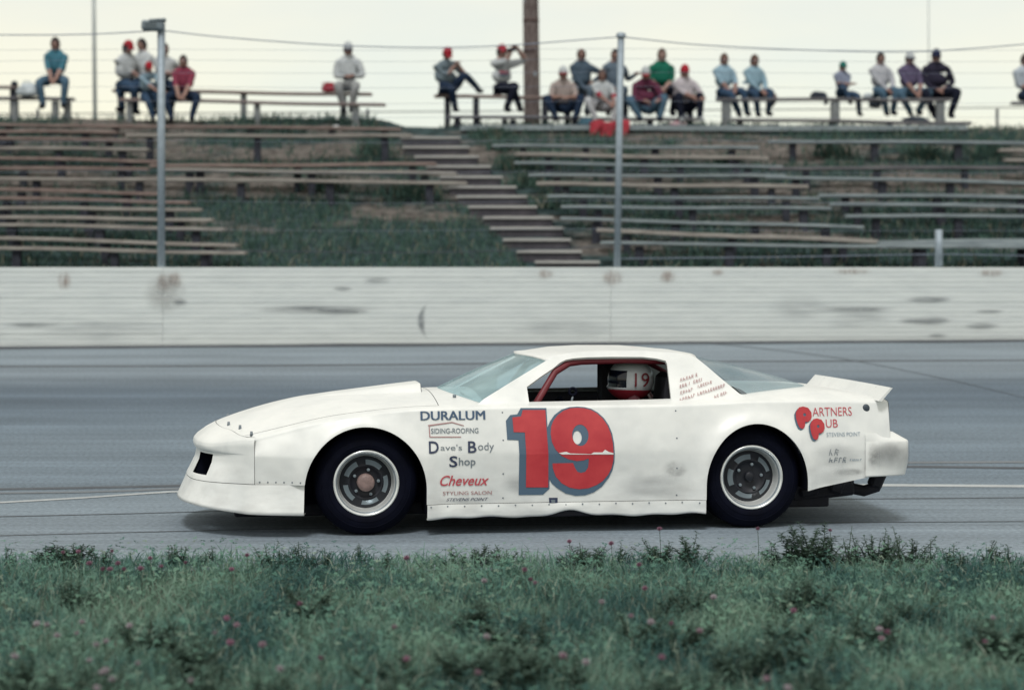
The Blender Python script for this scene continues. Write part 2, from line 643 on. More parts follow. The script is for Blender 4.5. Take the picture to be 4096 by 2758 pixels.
# ---- concrete retaining wall, cast in board courses
M_wall = mat('painted_concrete', (0.57, 0.615, 0.62), 0.85, raw=True, col2=(0.65, 0.695, 0.695), scale=2.5, stretch=(0.7, 1, 5), bump=0.25, bscale=30)
M_wall2 = mat('weathered_concrete', (0.545, 0.59, 0.60), 0.85, raw=True, col2=(0.63, 0.675, 0.675), scale=2.0, stretch=(0.9, 1, 6), bump=0.25, bscale=30)
wall_yaw = math.atan(0.066)
WALLZ0, WALLH = 0.64, 1.145
wall = empty('concrete_wall', (0, wallY(0), WALLZ0), wall_yaw, label='long pale board-marked concrete wall along the banked track', category='wall')
NC = 17
HCRS = WALLH / NC
mesh_cache = {}
sect = [(-45, -11.5), (-11.5, -4.6), (-4.6, 1.32), (1.32, 7.2), (7.2, 14), (14, 45)]
for si, (x0, x1) in enumerate(sect):
    for k in range(NC):
        bm = bmesh.new()
        dy = rnd.uniform(-0.003, 0.003)
        add_box(bm, ((x0 + x1) / 2, 0.14 + dy, (k + 0.5) * HCRS), (x1 - x0 - 0.002, 0.28, HCRS - 0.003), bevel=0.004)
        obj('course', bm_mesh(bm, 'course'), wall, M_wall if (k + si) % 3 else M_wall2)
# grey core showing in the joints
obj('core', box_mesh('core', (0, 0.15, WALLH / 2 - 0.01), (90, 0.22, WALLH - 0.03)), wall, mat('joint_grey', (0.34, 0.36, 0.37), 0.95, raw=True))
# dark strip of uneven width along the foot of the wall
M_foot = mat('wall_foot_dark', (0.06, 0.065, 0.075), 0.95, col2=(0.13, 0.135, 0.14), scale=3, stretch=(0.5, 3, 1))
V, Fc = [], []
for i, x in enumerate(np.linspace(-45, 45, 181)):
    yw = wallY(x)
    w = 0.36 + 0.16 * noise.noise(Vector((x * 0.6, 0, 3)))
    V += [(x, yw - w, track_z(yw - w) + 0.004), (x, yw + 0.05, track_z(yw) + 0.006)]
    if i:
        Fc.append((2 * i - 2, 2 * i, 2 * i + 1, 2 * i - 1))
obj('wall_foot', pyd('wall_foot', V, Fc), None, M_foot, kind='structure')
# stains: pixel -> wall coordinates
def wall_xz(px, py):
    t = (px - CX) / F
    Y = 26.85 / (1 - 0.066 * t)
    p = P(px, py, Y)
    return (p.x / math.cos(wall_yaw), p.z - WALLZ0)
def wall_stain(name, x0, y0, x1, y1, material):
    a0, b1 = wall_xz(x0, y0)
    a1, b0 = wall_xz(x1, y1)
    return stain_patch(name, lambda a, b: (a, -0.012, b), a0, a1, max(0.01, b0), min(WALLH - 0.01, b1), material, wall)
M_rust = stain_mat('rust', (0.36, 0.17, 0.10), 0.75, 9, (2.5, 1, 0.5), opacity=0.5)
M_rub = stain_mat('rubber_scuff', (0.09, 0.105, 0.13), 0.80, 4, (0.5, 1, 22), soft=0.15, opacity=0.55)
M_rub2 = stain_mat('rubber_smear', (0.16, 0.18, 0.21), 0.62, 4, (0.5, 1, 18), soft=0.18, opacity=0.28, seed=3)
M_pale = stain_mat('bare_patch', (0.72, 0.68, 0.62), 1.0, 6, (1, 1, 1), opacity=0.45)
for (x0, y0, x1, y1) in [(225, 1072, 290, 1170), (620, 1080, 690, 1180), (650, 1075, 740, 1165), (2400, 1065, 2500, 1150), (2630, 1066, 2710, 1140), (2140, 1066, 2220, 1120), (2840, 1066, 2900, 1105), (3320, 1064, 3500, 1100), (3900, 1062, 4030, 1110)]:
    wall_stain('rust_streak', x0, y0, x1, y1, M_rust)
wall_stain('bare_patch', 560, 1075, 760, 1270, M_pale)
for (x0, y0, x1, y1) in [(980, 1215, 1560, 1255), (1240, 1232, 1500, 1262), (1440, 1105, 1580, 1135), (680, 1190, 760, 1225), (1320, 1140, 1420, 1165), (3220, 1220, 3620, 1250), (3600, 1180, 3830, 1215), (3560, 1265, 3830, 1300), (3840, 1285, 4010, 1320), (0, 1285, 260, 1310), (3880, 1235, 4030, 1255), (3700, 1330, 3800, 1352)]:
    wall_stain('tyre_scuff', x0, y0, x1, y1, M_rub)
for (x0, y0, x1, y1) in [(3280, 1225, 3600, 1330), (3050, 1170, 3350, 1290), (3650, 1255, 3820, 1310), (2000, 1260, 2500, 1360), (100, 1260, 700, 1370)]:
    wall_stain('tyre_smear', x0, y0, x1, y1, M_rub2)

# a curved skid left by a wheel
ax, az = wall_xz(1732, 1282)
stain_patch('tyre_scuff', lambda a, b: (ax - 0.04 - 0.22 * math.cos(b * 1.1) + 0.1 + a * (1.3 - abs(b)), -0.013, az + 0.27 * math.sin(b * 1.1) / 0.891), -0.05, 0.05, -1, 1, stain_mat('skid', (0.12, 0.14, 0.17), 1.0, 14, (1, 1, 1), soft=0.3, opacity=0.6), wall, 6, 20)

# ---------------------------------------------------------------- fence on the wall
M_galv = mat('galvanised_steel', (0.44, 0.49, 0.52), 0.55, 0.35, vary=0.12, scale=14)
M_wire = mat('fence_wire', (0.30, 0.33, 0.40), 0.6, 0.3)
M_wire_d = mat('dark_cable', (0.06, 0.07, 0.09), 0.7)
def wp(px, py, back=0.14):
    "pixel on the plane of the fence, over the wall"
    t = (px - CX) / F
    Y = (26.85 + back) / (1 - 0.066 * t)
    return P(px, py, Y)
fence = empty('catch_fence', (0, wallY(0) + 0.14, WALLZ0 + WALLH), label='tall wire catch fence on grey steel posts standing on the concrete wall', category='fence')
def frel(p):
    return Vector(p) - fence.location
def fpost(name, top, bot, r, parent=fence):
    a, b = wp(*bot), wp(*top)
    o = obj(name, tube_mesh(name, [frel(a) - Vector((0, 0, 0.0)), frel(b)], r, 12), parent, M_galv)
    return o
fpost('post', (645, 95), (645, 1078), 0.052)
fpost('post', (2484, 140), (2468, 1068), 0.046)
fpost('post', (3755, 918), (3755, 1066), 0.054)
for px in (-1600, 5300, 6200):
    fpost('post', (px, 140), (px, 1066), 0.058)
for py, x in ((140, 2484),):
    cp = obj('post_cap', lathe('post_cap', [(0.0, 0.035), (0.04, 0.03), (0.066, 0.01), (0.066, -0.03)], 16), fence, M_galv)
    cp.rotation_euler = (math.pi / 2, 0, 0)
    cp.location = frel(wp(x, py))
def cable(name, pix, r, parent, material, back=0.14, fn=None, seg=40):
    pts = []
    for (px, py) in dense(pix, seg):
        pts.append(frel(wp(px, py, back)) if fn is None else fn(px, py))
    return obj(name, tube_mesh(name, pts, r, 6), parent, material)
cable('cable', [(-1600, 120), (0, 140), (370, 137), (645, 122)], 0.008, fence, M_wire)
cable('cable', [(645, 122), (900, 150), (1400, 184), (1900, 188), (2484, 148)], 0.008, fence, M_wire)
cable('cable', [(2484, 148), (2800, 180), (3300, 203), (3700, 206), (4300, 165), (5300, 140)], 0.008, fence, M_wire)
cable('cable', [(645, 1000), (1100, 1004), (1600, 1010), (2000, 1002), (2468, 985)], 0.007, fence, M_wire_d)
cable('cable', [(2468, 1034), (3200, 1026), (3755, 1017), (4300, 1024), (5300, 1010)], 0.006, fence, M_wire)
for i, y in enumerate((196, 238, 290, 345, 402, 462, 560, 680, 800, 915)):
    s = rnd.uniform(4, 14)
    cable('wire', [(-1600, y), (-400, y + s), (645, y + 2), (1500, y + s), (2478, y + rnd.uniform(-4, 4)), (3500, y + s), (5300, y)], 0.0021, fence, M_wire, seg=30)

# weathered lamp box on the first post
bx = empty('lamp_box', wp(618, 130), 0.15, label='weathered grey metal box mounted on top of a fence post', category='box')
M_boxw = mat('weathered_metal', (0.42, 0.46, 0.46), 0.7, 0.2, col2=(0.18, 0.22, 0.24), scale=9)
bm = bmesh.new()
add_box(bm, (-0.02, 0, 0.085), (0.30, 0.22, 0.125), Matrix.Rotation(0.05, 4, 'Y'), bevel=0.025)
obj('housing', bm_mesh(bm, 'housing'), bx, M_boxw)
bm = bmesh.new()
add_box(bm, (0.04, 0, 0.155), (0.22, 0.24, 0.03), Matrix.Rotation(-0.08, 4, 'Y'), bevel=0.005)
obj('lid', bm_mesh(bm, 'lid'), bx, M_boxw)
obj('lens', box_mesh('lens', (-0.05, -0.113, 0.08), (0.15, 0.01, 0.08)), bx, mat('dull_glass', (0.12, 0.15, 0.16), 0.3))
obj('bracket', box_mesh('bracket', (0.085, 0, -0.03), (0.05, 0.06, 0.10), bevel=0.004), bx, M_galv)

# ---------------------------------------------------------------- poles behind the crest
M_bark = mat('creosoted_wood', (0.09, 0.055, 0.05), 0.9, col2=(0.30, 0.235, 0.21), scale=7, stretch=(3, 3, 0.9), bump=0.5, bscale=10)
pb = P(2128, 520, 40.6)
pt = P(2108, -1300, 40.6)
pole = empty('utility_pole', (pb.x, pb.y, bank_z(pb.x, pb.y) - 0.05), label='thick mottled brown wooden pole rising behind the top benches', category='pole')
hp = pt.z - pole.location.z
obj('shaft', tube_mesh('shaft', [(0, 0, -0.3), (0.0, 0, 0.6), ((pt.x - pb.x) * 0.5, 0, hp * 0.5), (pt.x - pb.x, 0, hp)], [0.17, 0.165, 0.15, 0.12], 20), pole, M_bark)
for zz_ in (1.75, 2.35):
    o = obj('band', lathe('band', [(0.153, -0.03), (0.165, -0.03), (0.165, 0.03), (0.153, 0.03)], 20), pole, mat('rusty_band', (0.12, 0.07, 0.06), 0.8))
    o.rotation_euler = (math.pi / 2, 0, 0)
    o.location = (-0.02, 0, zz_)
for k in range(9):
    a = rnd.uniform(math.pi, 2 * math.pi)
    z = 0.9 + k * 0.37
    o = obj('staple_plate', box_mesh('staple_plate', (0, 0, 0), (0.05, 0.012, 0.09), bevel=0.003), pole, M_galv if k % 2 else M_bark)
    o.location = (-0.012 * k * 0.3 + 0.158 * math.cos(a), 0.158 * math.sin(a), z)
    o.rotation_euler = (0, 0, a + math.pi / 2)
pb = P(382, 480, 43.0)
lp = empty('light_mast', (pb.x, pb.y, bank_z(pb.x, pb.y)), label='slim pale steel mast standing behind the crest of the bank', category='mast')
pt = P(366, -900, 43.0)
obj('shaft', tube_mesh('shaft', [(0, 0, -0.3), (pt.x - pb.x, 0, pt.z - lp.location.z)], [0.046, 0.038], 12), lp, mat('pale_steel', (0.70, 0.76, 0.78), 0.5, 0.1, vary=0.06, raw=True))
obj('base_plate', box_mesh('base_plate', (0, 0, 0.02), (0.26, 0.26, 0.03), bevel=0.004), lp, M_galv)

pb = P(3716, 480, 44.0)
wm = empty('wire_mast', (pb.x, pb.y, bank_z(pb.x, pb.y)), label='hair-thin pale mast behind the person in the dark jacket', category='mast')
pt = P(3712, -700, 44.0)
obj('shaft', tube_mesh('shaft', [(0, 0, -0.3), (pt.x - pb.x, 0, pt.z - wm.location.z)], [0.014, 0.010], 8), wm, mat('thin_mast_steel', (0.6, 0.66, 0.68), 0.5, raw=True))
obj('base_plate', box_mesh('base_plate', (0, 0, 0.02), (0.14, 0.14, 0.03), bevel=0.004), wm, M_galv)
rp = empty('guard_cable', (0, 41.5, 4.3), label='dark guard cable strung on short posts behind the crest', category='cable')
cable('cable', [(-1500, 460), (820, 452), (1640, 447), (2460, 442), (3400, 437), (4096, 430), (5600, 425)], 0.012, rp, M_wire_d, fn=lambda px, py: P(px, py, 41.5) - rp.location)
for px in (-1000, 150, 1470, 2740, 3990, 5000):
    a = P(px, 445, 41.52)
    gz = bank_z(a.x, 41.5)
    obj('post', tube_mesh('post', [Vector((a.x, 41.55, gz - 0.1)) - rp.location, Vector((a.x, 41.55, a.z + 0.05)) - rp.location], 0.03, 8), rp, M_wire_d)

# ================================================================ BENCHES AND STAIRS
M_plank_b = mat('brown_plank', (0.21, 0.13, 0.11), 0.85, col2=(0.43, 0.32, 0.27), scale=5, stretch=(0.6, 8, 8))
M_plank_p = mat('pale_plank', (0.30, 0.25, 0.215), 0.85, col2=(0.56, 0.50, 0.43), scale=4, stretch=(0.5, 8, 8))
M_plank_g = mat('grey_plank', (0.22, 0.255, 0.265), 0.85, col2=(0.46, 0.50, 0.49), scale=4, stretch=(0.5, 8, 8))
M_plank_d = mat('dark_plank', (0.12, 0.11, 0.12), 0.85, col2=(0.26, 0.24, 0.24), scale=4, stretch=(0.5, 8, 8))
M_legp = mat('dark_post', (0.015, 0.017, 0.028), 0.9, col2=(0.055, 0.058, 0.075), scale=6)
M_legc = mat('concrete_post', (0.20, 0.21, 0.21), 0.9, col2=(0.33, 0.33, 0.31), scale=5)
PM = {'b': M_plank_b, 'p': M_plank_p, 'g': M_plank_g, 'd': M_plank_d}

def bench(name, A, B, dz, mk, label, group, legs=None, w=0.24, t=0.05, leg=0.12, legm=None, yoff=0.0, sag=0.0, step=1.75):
    "plank between two pixels, dz over the bank, on posts"
    a = hillP(A[0], A[1], dz)
    b2 = hillP(B[0], B[1], dz)
    a.y += yoff; b2.y += yoff
    root = empty(name, (a.x, a.y, a.z), 0, None, label=label, category='bench', group=group)
    d = b2 - a
    n = max(2, int(d.length / 0.6))
    bm = bmesh.new()
    side = Vector((-d.y, d.x, 0)).normalized() * (w / 2)
    rings = []
    for i in range(n + 1):
        s = i / n
        c = d * s + Vector((0, 0, -sag * math.sin(math.pi * s) + 0.008 * math.sin(s * 9 + a.x)))
        rings.append([bm.verts.new(c - side + Vector((0, 0, -t))), bm.verts.new(c + side + Vector((0, 0, -t))),
                      bm.verts.new(c + side), bm.verts.new(c - side)])
    for i in range(n):
        for k in range(4):
            bm.faces.new((rings[i][k], rings[i][(k + 1) % 4], rings[i + 1][(k + 1) % 4], rings[i + 1][k]))
    bm.faces.new(rings[0][::-1]); bm.faces.new(rings[-1])
    bmesh.ops.recalc_face_normals(bm, faces=bm.faces)
    bmesh.ops.bevel(bm, geom=[e for e in bm.edges if e.is_manifold and e.calc_face_angle(0) > 0.8], offset=0.006, segments=1, affect='EDGES')
    obj('seat_plank', bm_mesh(bm, 'seat_plank'), root, PM[mk])
    if legs is None:
        L = d.length
        k = max(2, int(round(L / step)) + 1)
        legs = [0.5 / L + (1 - 1.0 / L) * i / (k - 1) for i in range(k)] if L > 1.2 else [0.5]
        legs = [min(0.97, max(0.03, s + rnd.uniform(-0.02, 0.02))) for s in legs]
    else:
        legs = [(x - A[0]) / (B[0] - A[0]) for x in legs]
    for s in legs:
        c = d * s
        gz = bank_z(a.x + c.x, a.y + c.y) - a.z
        top = c.z - t - 0.012
        if top - gz < 0.04:
            continue
        obj('post', box_mesh('post', (c.x, c.y, (top + gz - 0.12) / 2), (leg * rnd.uniform(0.9, 1.1), leg, top - gz + 0.12), bevel=0.008), root, legm or M_legp)
    return root

ORD = ['first', 'second', 'third', 'fourth', 'fifth', 'sixth', 'seventh', 'eighth', 'ninth', 'tenth', 'eleventh', 'twelfth', 'thirteenth', 'fourteenth', 'fifteenth', 'sixteenth']
XL = -420     # the rows run on past the frame
GL = 'plank benches behind the boxed post'
left_rows = [   # bottom to top
    ((XL, 977), (985, 1005), 'p'), ((XL, 933), (950, 974), 'p'), ((XL, 884), (900, 910), 'p'), ((XL, 857), (853, 873), 'p'),
    ((XL, 823), (807, 832), 'p'), ((XL, 777), (760, 803), 'b'), ((XL, 740), (640, 769), 'b'), ((XL, 703), (1868, 725), 'p'),
    ((XL, 668), (596, 669), 'b'), ((XL, 617), (645, 641), 'b'), ((XL, 584), (596, 592), 'p'), ((XL, 540), (535, 558), 'b'), ((XL, 519), (470, 523), 'b')]
for i, (A, B, mk) in enumerate(left_rows):
    bench('bench', A, B, 0.36 if i != 7 else 0.38, mk, 'weathered brown plank bench, %s row above the wall in the section behind the boxed post' % ORD[i], GL)
GM = 'long plank benches between the boxed post and the stairs'
bench('bench', (665, 674), (1826, 688), 0.40, 'p', 'pale plank bench across the bare dirt, just above the longest bench reaching the stairs', GM, [760, 1250, 1700])
bench('bench', (602, 659), (1745, 651), 0.46, 'b', 'reddish plank bench above the bare dirt patch, ending at the stairs', GM, [800, 1190, 1650])
bench('bench', (508, 537), (1648, 539), 0.52, 'p', 'pale plank bench just below the grey crest, ending near the top stair', GM, [600, 1030, 1540])
bench('bench', (XL, 490), (1604, 512), 0.20, 'b', 'low reddish plank bench along the crest behind the boxed post', GM, [-300, 40, 470, 1010, 1330, 1540])
GT = 'benches on top of the bank'
bench('bench', (-500, 340), (72, 346), 0.46, 'b', 'brown top bench ending beside the white bag', GT, [-300, 55], yoff=0.0)
bench('bench', (-500, 384), (296, 392), 0.44, 'd', 'dark bench below the person in the teal shirt', GT, [-200, 60, 222, 270], legm=M_legc)
bench('bench', (454, 358), (1487, 374), 0.46, 'b', 'brown top bench under the person with the red bag', GT, [485, 977, 1375], legm=M_legc)
bench('bench', (482, 393), (1540, 416), 0.44, 'b', 'brown bench in front of the person with the red bag', GT, [520, 1032, 1425], legm=M_legc)
bench('bench', (1738, 379), (2240, 387), 0.46, 'b', 'short brown top bench beside the wooden pole, under the person with binoculars', GT, [1790, 1905, 2180])
bench('bench', (1790, 462), (2800, 474), 0.19, 'd', 'low dark plank at the feet of the person with binoculars', GT, [1830, 1910, 2020, 2052, 2300, 2600])
bench('bench', (2230, 387), (2820, 389), 0.46, 'b', 'brown top bench under the person in the green shirt', GT, [2270, 2500, 2760])
bench('bench', (2865, 393), (3800, 395), 0.46, 'd', 'dark top bench under the person in the dark jacket', GT, [2905, 3340, 3760], legm=M_legc, leg=0.16)
bench('bench', (2925, 473), (3884, 489), 0.15, 'd', 'low dark plank under the feet of the person in the dark jacket', GT, [2960, 3330, 3560, 3840])
bench('bench', (4045, 408), (4600, 414), 0.46, 'd', 'dark top bench carrying the person in the pale shirt beyond the gap', GT, [4120, 4500])
GR = 'plank benches behind the plain tall post'
bench('bench', (1842, 502), (3866, 505), 0.12, 'g', 'thick grey beam along the crest below the crowd, with a red jacket over it', GR, [1950, 2230, 2600, 2830, 3070, 3400, 3820], t=0.10)
right_rows = [
    ((2402, 966), (4600, 990), 'g'), ((2389, 914), (3512, 957), 'p'), ((2244, 869), (3454, 903), 'g'), ((2244, 823), (3323, 828), 'g'), ((2191, 781), (3275, 789), 'g'),
    ((2147, 728), (3231, 740), 'p'), ((2114, 696), (3140, 699), 'g'), ((2059, 647), (3130, 665), 'g'), ((2059, 611), (3073, 628), 'p'), ((1969, 578), (3035, 588), 'g')]
for i, (A, B, mk) in enumerate(right_rows):
    bench('bench', A, B, 0.36, mk, 'grey plank bench, %s row above the wall in the section behind the plain tall post' % ORD[i], GR, t=0.045 if mk == 'g' else 0.06)
GF = 'plank benches behind the short post'
far_rows = [((3514, 962), (4700, 948), 'g'), ((3380, 857), (4600, 859), 'g'), ((3318, 809), (4600, 826), 'g'), ((3272, 775), (4600, 785), 'g'),
            ((3062, 701), (4600, 738), 'g'), ((3075, 668), (4600, 664), 'd'), ((4017, 637), (4600, 640), 'p'), ((3995, 598), (4600, 600), 'p'), ((3072, 561), (4600, 569), 'g')]
for i, (A, B, mk) in enumerate(far_rows):
    bench('bench', A, B, 0.36 if i else 0.42, mk, 'grey plank bench, %s row above the wall in the section behind the short post' % ORD[i], GF, t=0.05 if i else 0.11)

# stairs
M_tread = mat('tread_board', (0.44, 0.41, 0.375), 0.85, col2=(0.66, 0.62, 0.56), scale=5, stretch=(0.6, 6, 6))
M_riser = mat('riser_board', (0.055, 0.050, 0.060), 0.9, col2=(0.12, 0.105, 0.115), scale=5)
S = [(1600, 1842, 546), (1609, 1877, 584), (1657, 1914, 622), (1705, 1965, 661), (1760, 2013, 703), (1795, 2066, 743), (1826, 2112, 781), (1872, 2150, 822), (1932, 2214, 865), (1960, 2258, 907), (2011, 2284, 953), (2066, 2328, 1000), (2140, 2400, 1042)]
SDZ = 0.17
s0 = hillP(2270, 1042, 0.0)
stairs = empty('stairs', s0, label='wooden stairs climbing the bank between the two bench sections', category='stairs')
ends = [(hillP(xa, y, SDZ), hillP(xb, y, SDZ)) for (xa, xb, y) in S]
for i, (a, b2) in enumerate(ends):
    c = (a + b2) / 2 - s0
    Lw = (b2 - a).length
    drop = (a.z - ends[i + 1][0].z) if i + 1 < len(ends) else 0.2
    run = (ends[i - 1][0].y - a.y) if i else 0.6
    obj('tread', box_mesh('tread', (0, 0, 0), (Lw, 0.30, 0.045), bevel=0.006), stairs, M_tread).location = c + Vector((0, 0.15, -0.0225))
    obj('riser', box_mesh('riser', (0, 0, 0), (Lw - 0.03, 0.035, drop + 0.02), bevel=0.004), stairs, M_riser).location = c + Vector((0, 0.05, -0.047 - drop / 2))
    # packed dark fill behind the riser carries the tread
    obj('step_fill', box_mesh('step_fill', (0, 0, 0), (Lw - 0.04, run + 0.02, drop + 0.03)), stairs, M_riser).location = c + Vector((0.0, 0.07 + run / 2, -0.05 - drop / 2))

# ---- grass on the bank
def blades(n, xf, hgt, wid, tintf, seed, lean=0.5, segs=1):
    r = np.random.RandomState(seed)
    pts = xf(r, n)                         # (m,3)
    m = len(pts)
    h = hgt(r, m)
    a = r.uniform(0, 2 * np.pi, m)
    ln = r.uniform(0.1, lean, m) * h
    la = r.uniform(0, 2 * np.pi, m)
    w = wid * r.uniform(0.6, 1.3, m)
    dx, dy = np.cos(a) * w / 2, np.sin(a) * w / 2
    b0 = pts + np.stack([-dx, -dy, np.zeros(m)], 1)
    b1 = pts + np.stack([dx, dy, np.zeros(m)], 1)
    mid = pts + np.stack([np.cos(la) * ln * 0.35, np.sin(la) * ln * 0.35, h * 0.6], 1)
    m0 = mid + np.stack([-dx, -dy, np.zeros(m)], 1) * 0.8
    m1 = mid + np.stack([dx, dy, np.zeros(m)], 1) * 0.8
    tip = pts + np.stack([np.cos(la) * ln, np.sin(la) * ln, h * (1 - 0.15 * r.rand(m))], 1)
    quads = np.stack([b0, b1, m1, m0], 1).reshape(-1, 3)
    tris = np.stack([m0, m1, tip, tip * 0.999 + m0 * 0.001], 1).reshape(-1, 3)
    col = tintf(r, pts)
    cq = np.repeat(col, 4, 0)
    return np.concatenate([quads, tris]), np.concatenate([cq, cq])

M_leaf = leaf_mat('grass_blades')
def bank_pts(r, n):
    out = []
    while len(out) < n:
        x = r.uniform(-13, 13); y = r.uniform(28.4, 39.4)
        d = dirt_amount(x, y)
        # keep the stairs clear
        f = (y - 29.6) / (37.2 - 29.6)
        sx = 0.81 + (-1.5 - 0.81) * f
        if abs(x - sx) < 0.70:
            continue
        if r.rand() < 0.95 * (1 - smooth01(-0.05, 0.4, d)) + 0.10:
            out.append((x, y, bank_z(x, y) - 0.01))
    return np.array(out)
def bank_tint(r, p):
    m = len(p)
    g1 = np.array((0.026, 0.048, 0.042)); g2 = np.array((0.062, 0.088, 0.068)); dry = np.array((0.15, 0.125, 0.095))
    t = r.rand(m, 1)
    c = g1 * (1 - t) + g2 * t
    k = (r.rand(m, 1) < 0.13)
    return np.where(k, dry * r.uniform(0.6, 1.1, (m, 1)), c) * np.array((1.38, 1.72, 1.78))
v1, c1 = blades(42000, bank_pts, lambda r, m: r.uniform(0.07, 0.20, m), 0.022, bank_tint, 3, 0.9)
obj('bank_grass', np_mesh('bank_grass', v1, 4, c1), None, M_leaf, kind='stuff', label='rough green and dry grass covering the bank between the benches', category='grass')
# taller tufts
for k, (px, py, s) in enumerate([(2010, 600, 1.0), (2060, 680, 1.2), (2110, 745, 1.0), (1500, 620, 1.1), (3330, 625, 1.3), (3700, 628, 1.1), (3960, 620, 1.4), (1000, 700, 0.9), (1300, 760, 1.1), (1650, 790, 1.2), (2190, 830, 1.0), (1980, 545, 0.8), (2480, 640, 0.9), (2900, 655, 0.8)]):
    c = hillP(px, py, 0.0)
    c.z = bank_z(c.x, c.y)
    def tp(r, n, s=s):
        q = r.normal(0, 0.16 * s, (n, 3)); q[:, 1] *= 0.7; q[:, 2] = -0.02
        return q
    v, cc = blades(170, tp, lambda r, m, s=s: r.uniform(0.12, 0.34, m) * s, 0.03, bank_tint, 50 + k, 1.3)
    obj('weed_tuft', np_mesh('weed_tuft', v, 4, cc), None, M_leaf, label='ragged green weed tuft growing among the benches on the bank', category='weed', group='weed tufts on the bank').location = c

# ================================================================ RACE CAR
hf = Vector(((1465 - CX) * 13.23 / F, 13.23)); hr = Vector(((3005 - CX) * 13.61 / F, 13.61))
PSI = math.atan2(hr.y - hf.y, hr.x - hf.x)
WB = (hr - hf).length
cps, sps = math.cos(PSI), math.sin(PSI)
HUBY = -0.86
OX, OY = (hf.x + hr.x) / 2 + HUBY * sps, (hf.y + hr.y) / 2 - HUBY * cps
car = empty('race_car', (OX, OY, 0), PSI, label='white wedge-nosed race coupe with a big red number 19 on its door', category='race car')
def loc(px, py, yl):
    "photo pixel -> (u along the car, z) on the lengthwise plane at local y = yl"
    dx, dz = (px - CX) / F, (YH - py) / F
    t = (yl - sps * OX + cps * OY) / (-sps * dx + cps)
    return (cps * (dx * t - OX) + sps * (t - OY), HC + dz * t)

def paint():
    m = bpy.data.materials.new('white_paint')
    m.use_nodes = True
    nt = m.node_tree
    b = nt.nodes['Principled BSDF']
    b.inputs['Roughness'].default_value = 0.38
    b.inputs['Specular IOR Level'].default_value = 0.45
    b.inputs['Coat Weight'].default_value = 0.15
    b.inputs['Coat Roughness'].default_value = 0.25
    tc = nt.nodes.new('ShaderNodeTexCoord')
    n = nt.nodes.new('ShaderNodeTexNoise')
    n.inputs['Scale'].default_value = 3.2
    n.inputs['Detail'].default_value = 9
    n.inputs['Roughness'].default_value = 0.65
    r = nt.nodes.new('ShaderNodeValToRGB')
    r.color_ramp.elements[0].position = 0.3
    r.color_ramp.elements[0].color = (0.66, 0.685, 0.685, 1)
    r.color_ramp.elements[1].position = 0.6
    r.color_ramp.elements[1].color = (0.76, 0.78, 0.77, 1)
    nt.links.new(tc.outputs['Object'], n.inputs['Vector'])
    nt.links.new(n.outputs['Fac'], r.inputs['Fac'])
    # road film thrown up by the wheels: thicker low down on the panels
    sep = nt.nodes.new('ShaderNodeSeparateXYZ')
    nt.links.new(tc.outputs['Object'], sep.inputs['Vector'])
    n3 = nt.nodes.new('ShaderNodeTexNoise')
    n3.inputs['Scale'].default_value = 9
    n3.inputs['Detail'].default_value = 8
    mp3 = nt.nodes.new('ShaderNodeMapping')
    mp3.inputs['Scale'].default_value = (0.5, 1, 1.6)
    nt.links.new(tc.outputs['Object'], mp3.inputs['Vector'])
    nt.links.new(mp3.outputs['Vector'], n3.inputs['Vector'])
    mr = nt.nodes.new('ShaderNodeMapRange')
    mr.inputs['From Min'].default_value = 0.62
    mr.inputs['From Max'].default_value = 0.12
    mr.inputs['To Min'].default_value = 0.0
    mr.inputs['To Max'].default_value = 0.5
    nt.links.new(sep.outputs['Z'], mr.inputs['Value'])
    mr2 = nt.nodes.new('ShaderNodeMapRange')
    mr2.inputs['From Min'].default_value = 0.4
    mr2.inputs['From Max'].default_value = 0.75
    nt.links.new(n3.outputs['Fac'], mr2.inputs['Value'])
    mu = nt.nodes.new('ShaderNodeMath')
    mu.operation = 'MULTIPLY'
    nt.links.new(mr.outputs['Result'], mu.inputs[0])
    nt.links.new(mr2.outputs['Result'], mu.inputs[1])
    mx = nt.nodes.new('ShaderNodeMixRGB')
    mx.inputs['Color2'].default_value = (0.36, 0.36, 0.35, 1)
    nt.links.new(mu.outputs[0], mx.inputs['Fac'])
    nt.links.new(r.outputs['Color'], mx.inputs['Color1'])
    nt.links.new(mx.outputs['Color'], b.inputs['Base Color'])
    # slightly wavy hand-beaten sheet metal
    n2 = nt.nodes.new('ShaderNodeTexNoise')
    n2.inputs['Scale'].default_value = 3.0
    n2.inputs['Detail'].default_value = 2
    bp = nt.nodes.new('ShaderNodeBump')
    bp.inputs['Strength'].default_value = 0.75
    bp.inputs['Distance'].default_value = 0.035
    nt.links.new(tc.outputs['Object'], n2.inputs['Vector'])
    nt.links.new(n2.outputs['Fac'], bp.inputs['Height'])
    nt.links.new(bp.outputs['Normal'], b.inputs['Normal'])
    return m
M_paint = paint()
M_black = mat('black_void', (0.006, 0.007, 0.016), 0.9, spec=0.1)
M_under = mat('under_body', (0.010, 0.011, 0.02), 0.8, vary=0.4, scale=9)
M_rubber = mat('tyre_rubber', (0.004, 0.005, 0.013), 0.75, spec=0.08, vary=0.35, scale=5)
M_chrome = mat('polished_rim', (0.80, 0.83, 0.83), 0.2, 0.45, vary=0.06, scale=12, coat=0.5, raw=True)
M_wheelc = mat('dark_wheel', (0.014, 0.016, 0.024), 0.5, 0.2)
M_slot = mat('grey_alloy', (0.30, 0.34, 0.355), 0.4, 0.4)
M_red = mat('number_red', (0.64, 0.030, 0.046), 0.5, col2=(0.80, 0.065, 0.070), scale=5)
M_shadow = mat('number_grey', (0.11, 0.18, 0.25), 0.5)
M_blue = mat('letter_blue', (0.07, 0.13, 0.22), 0.5)
M_navy = mat('letter_navy', (0.045, 0.06, 0.12), 0.5)
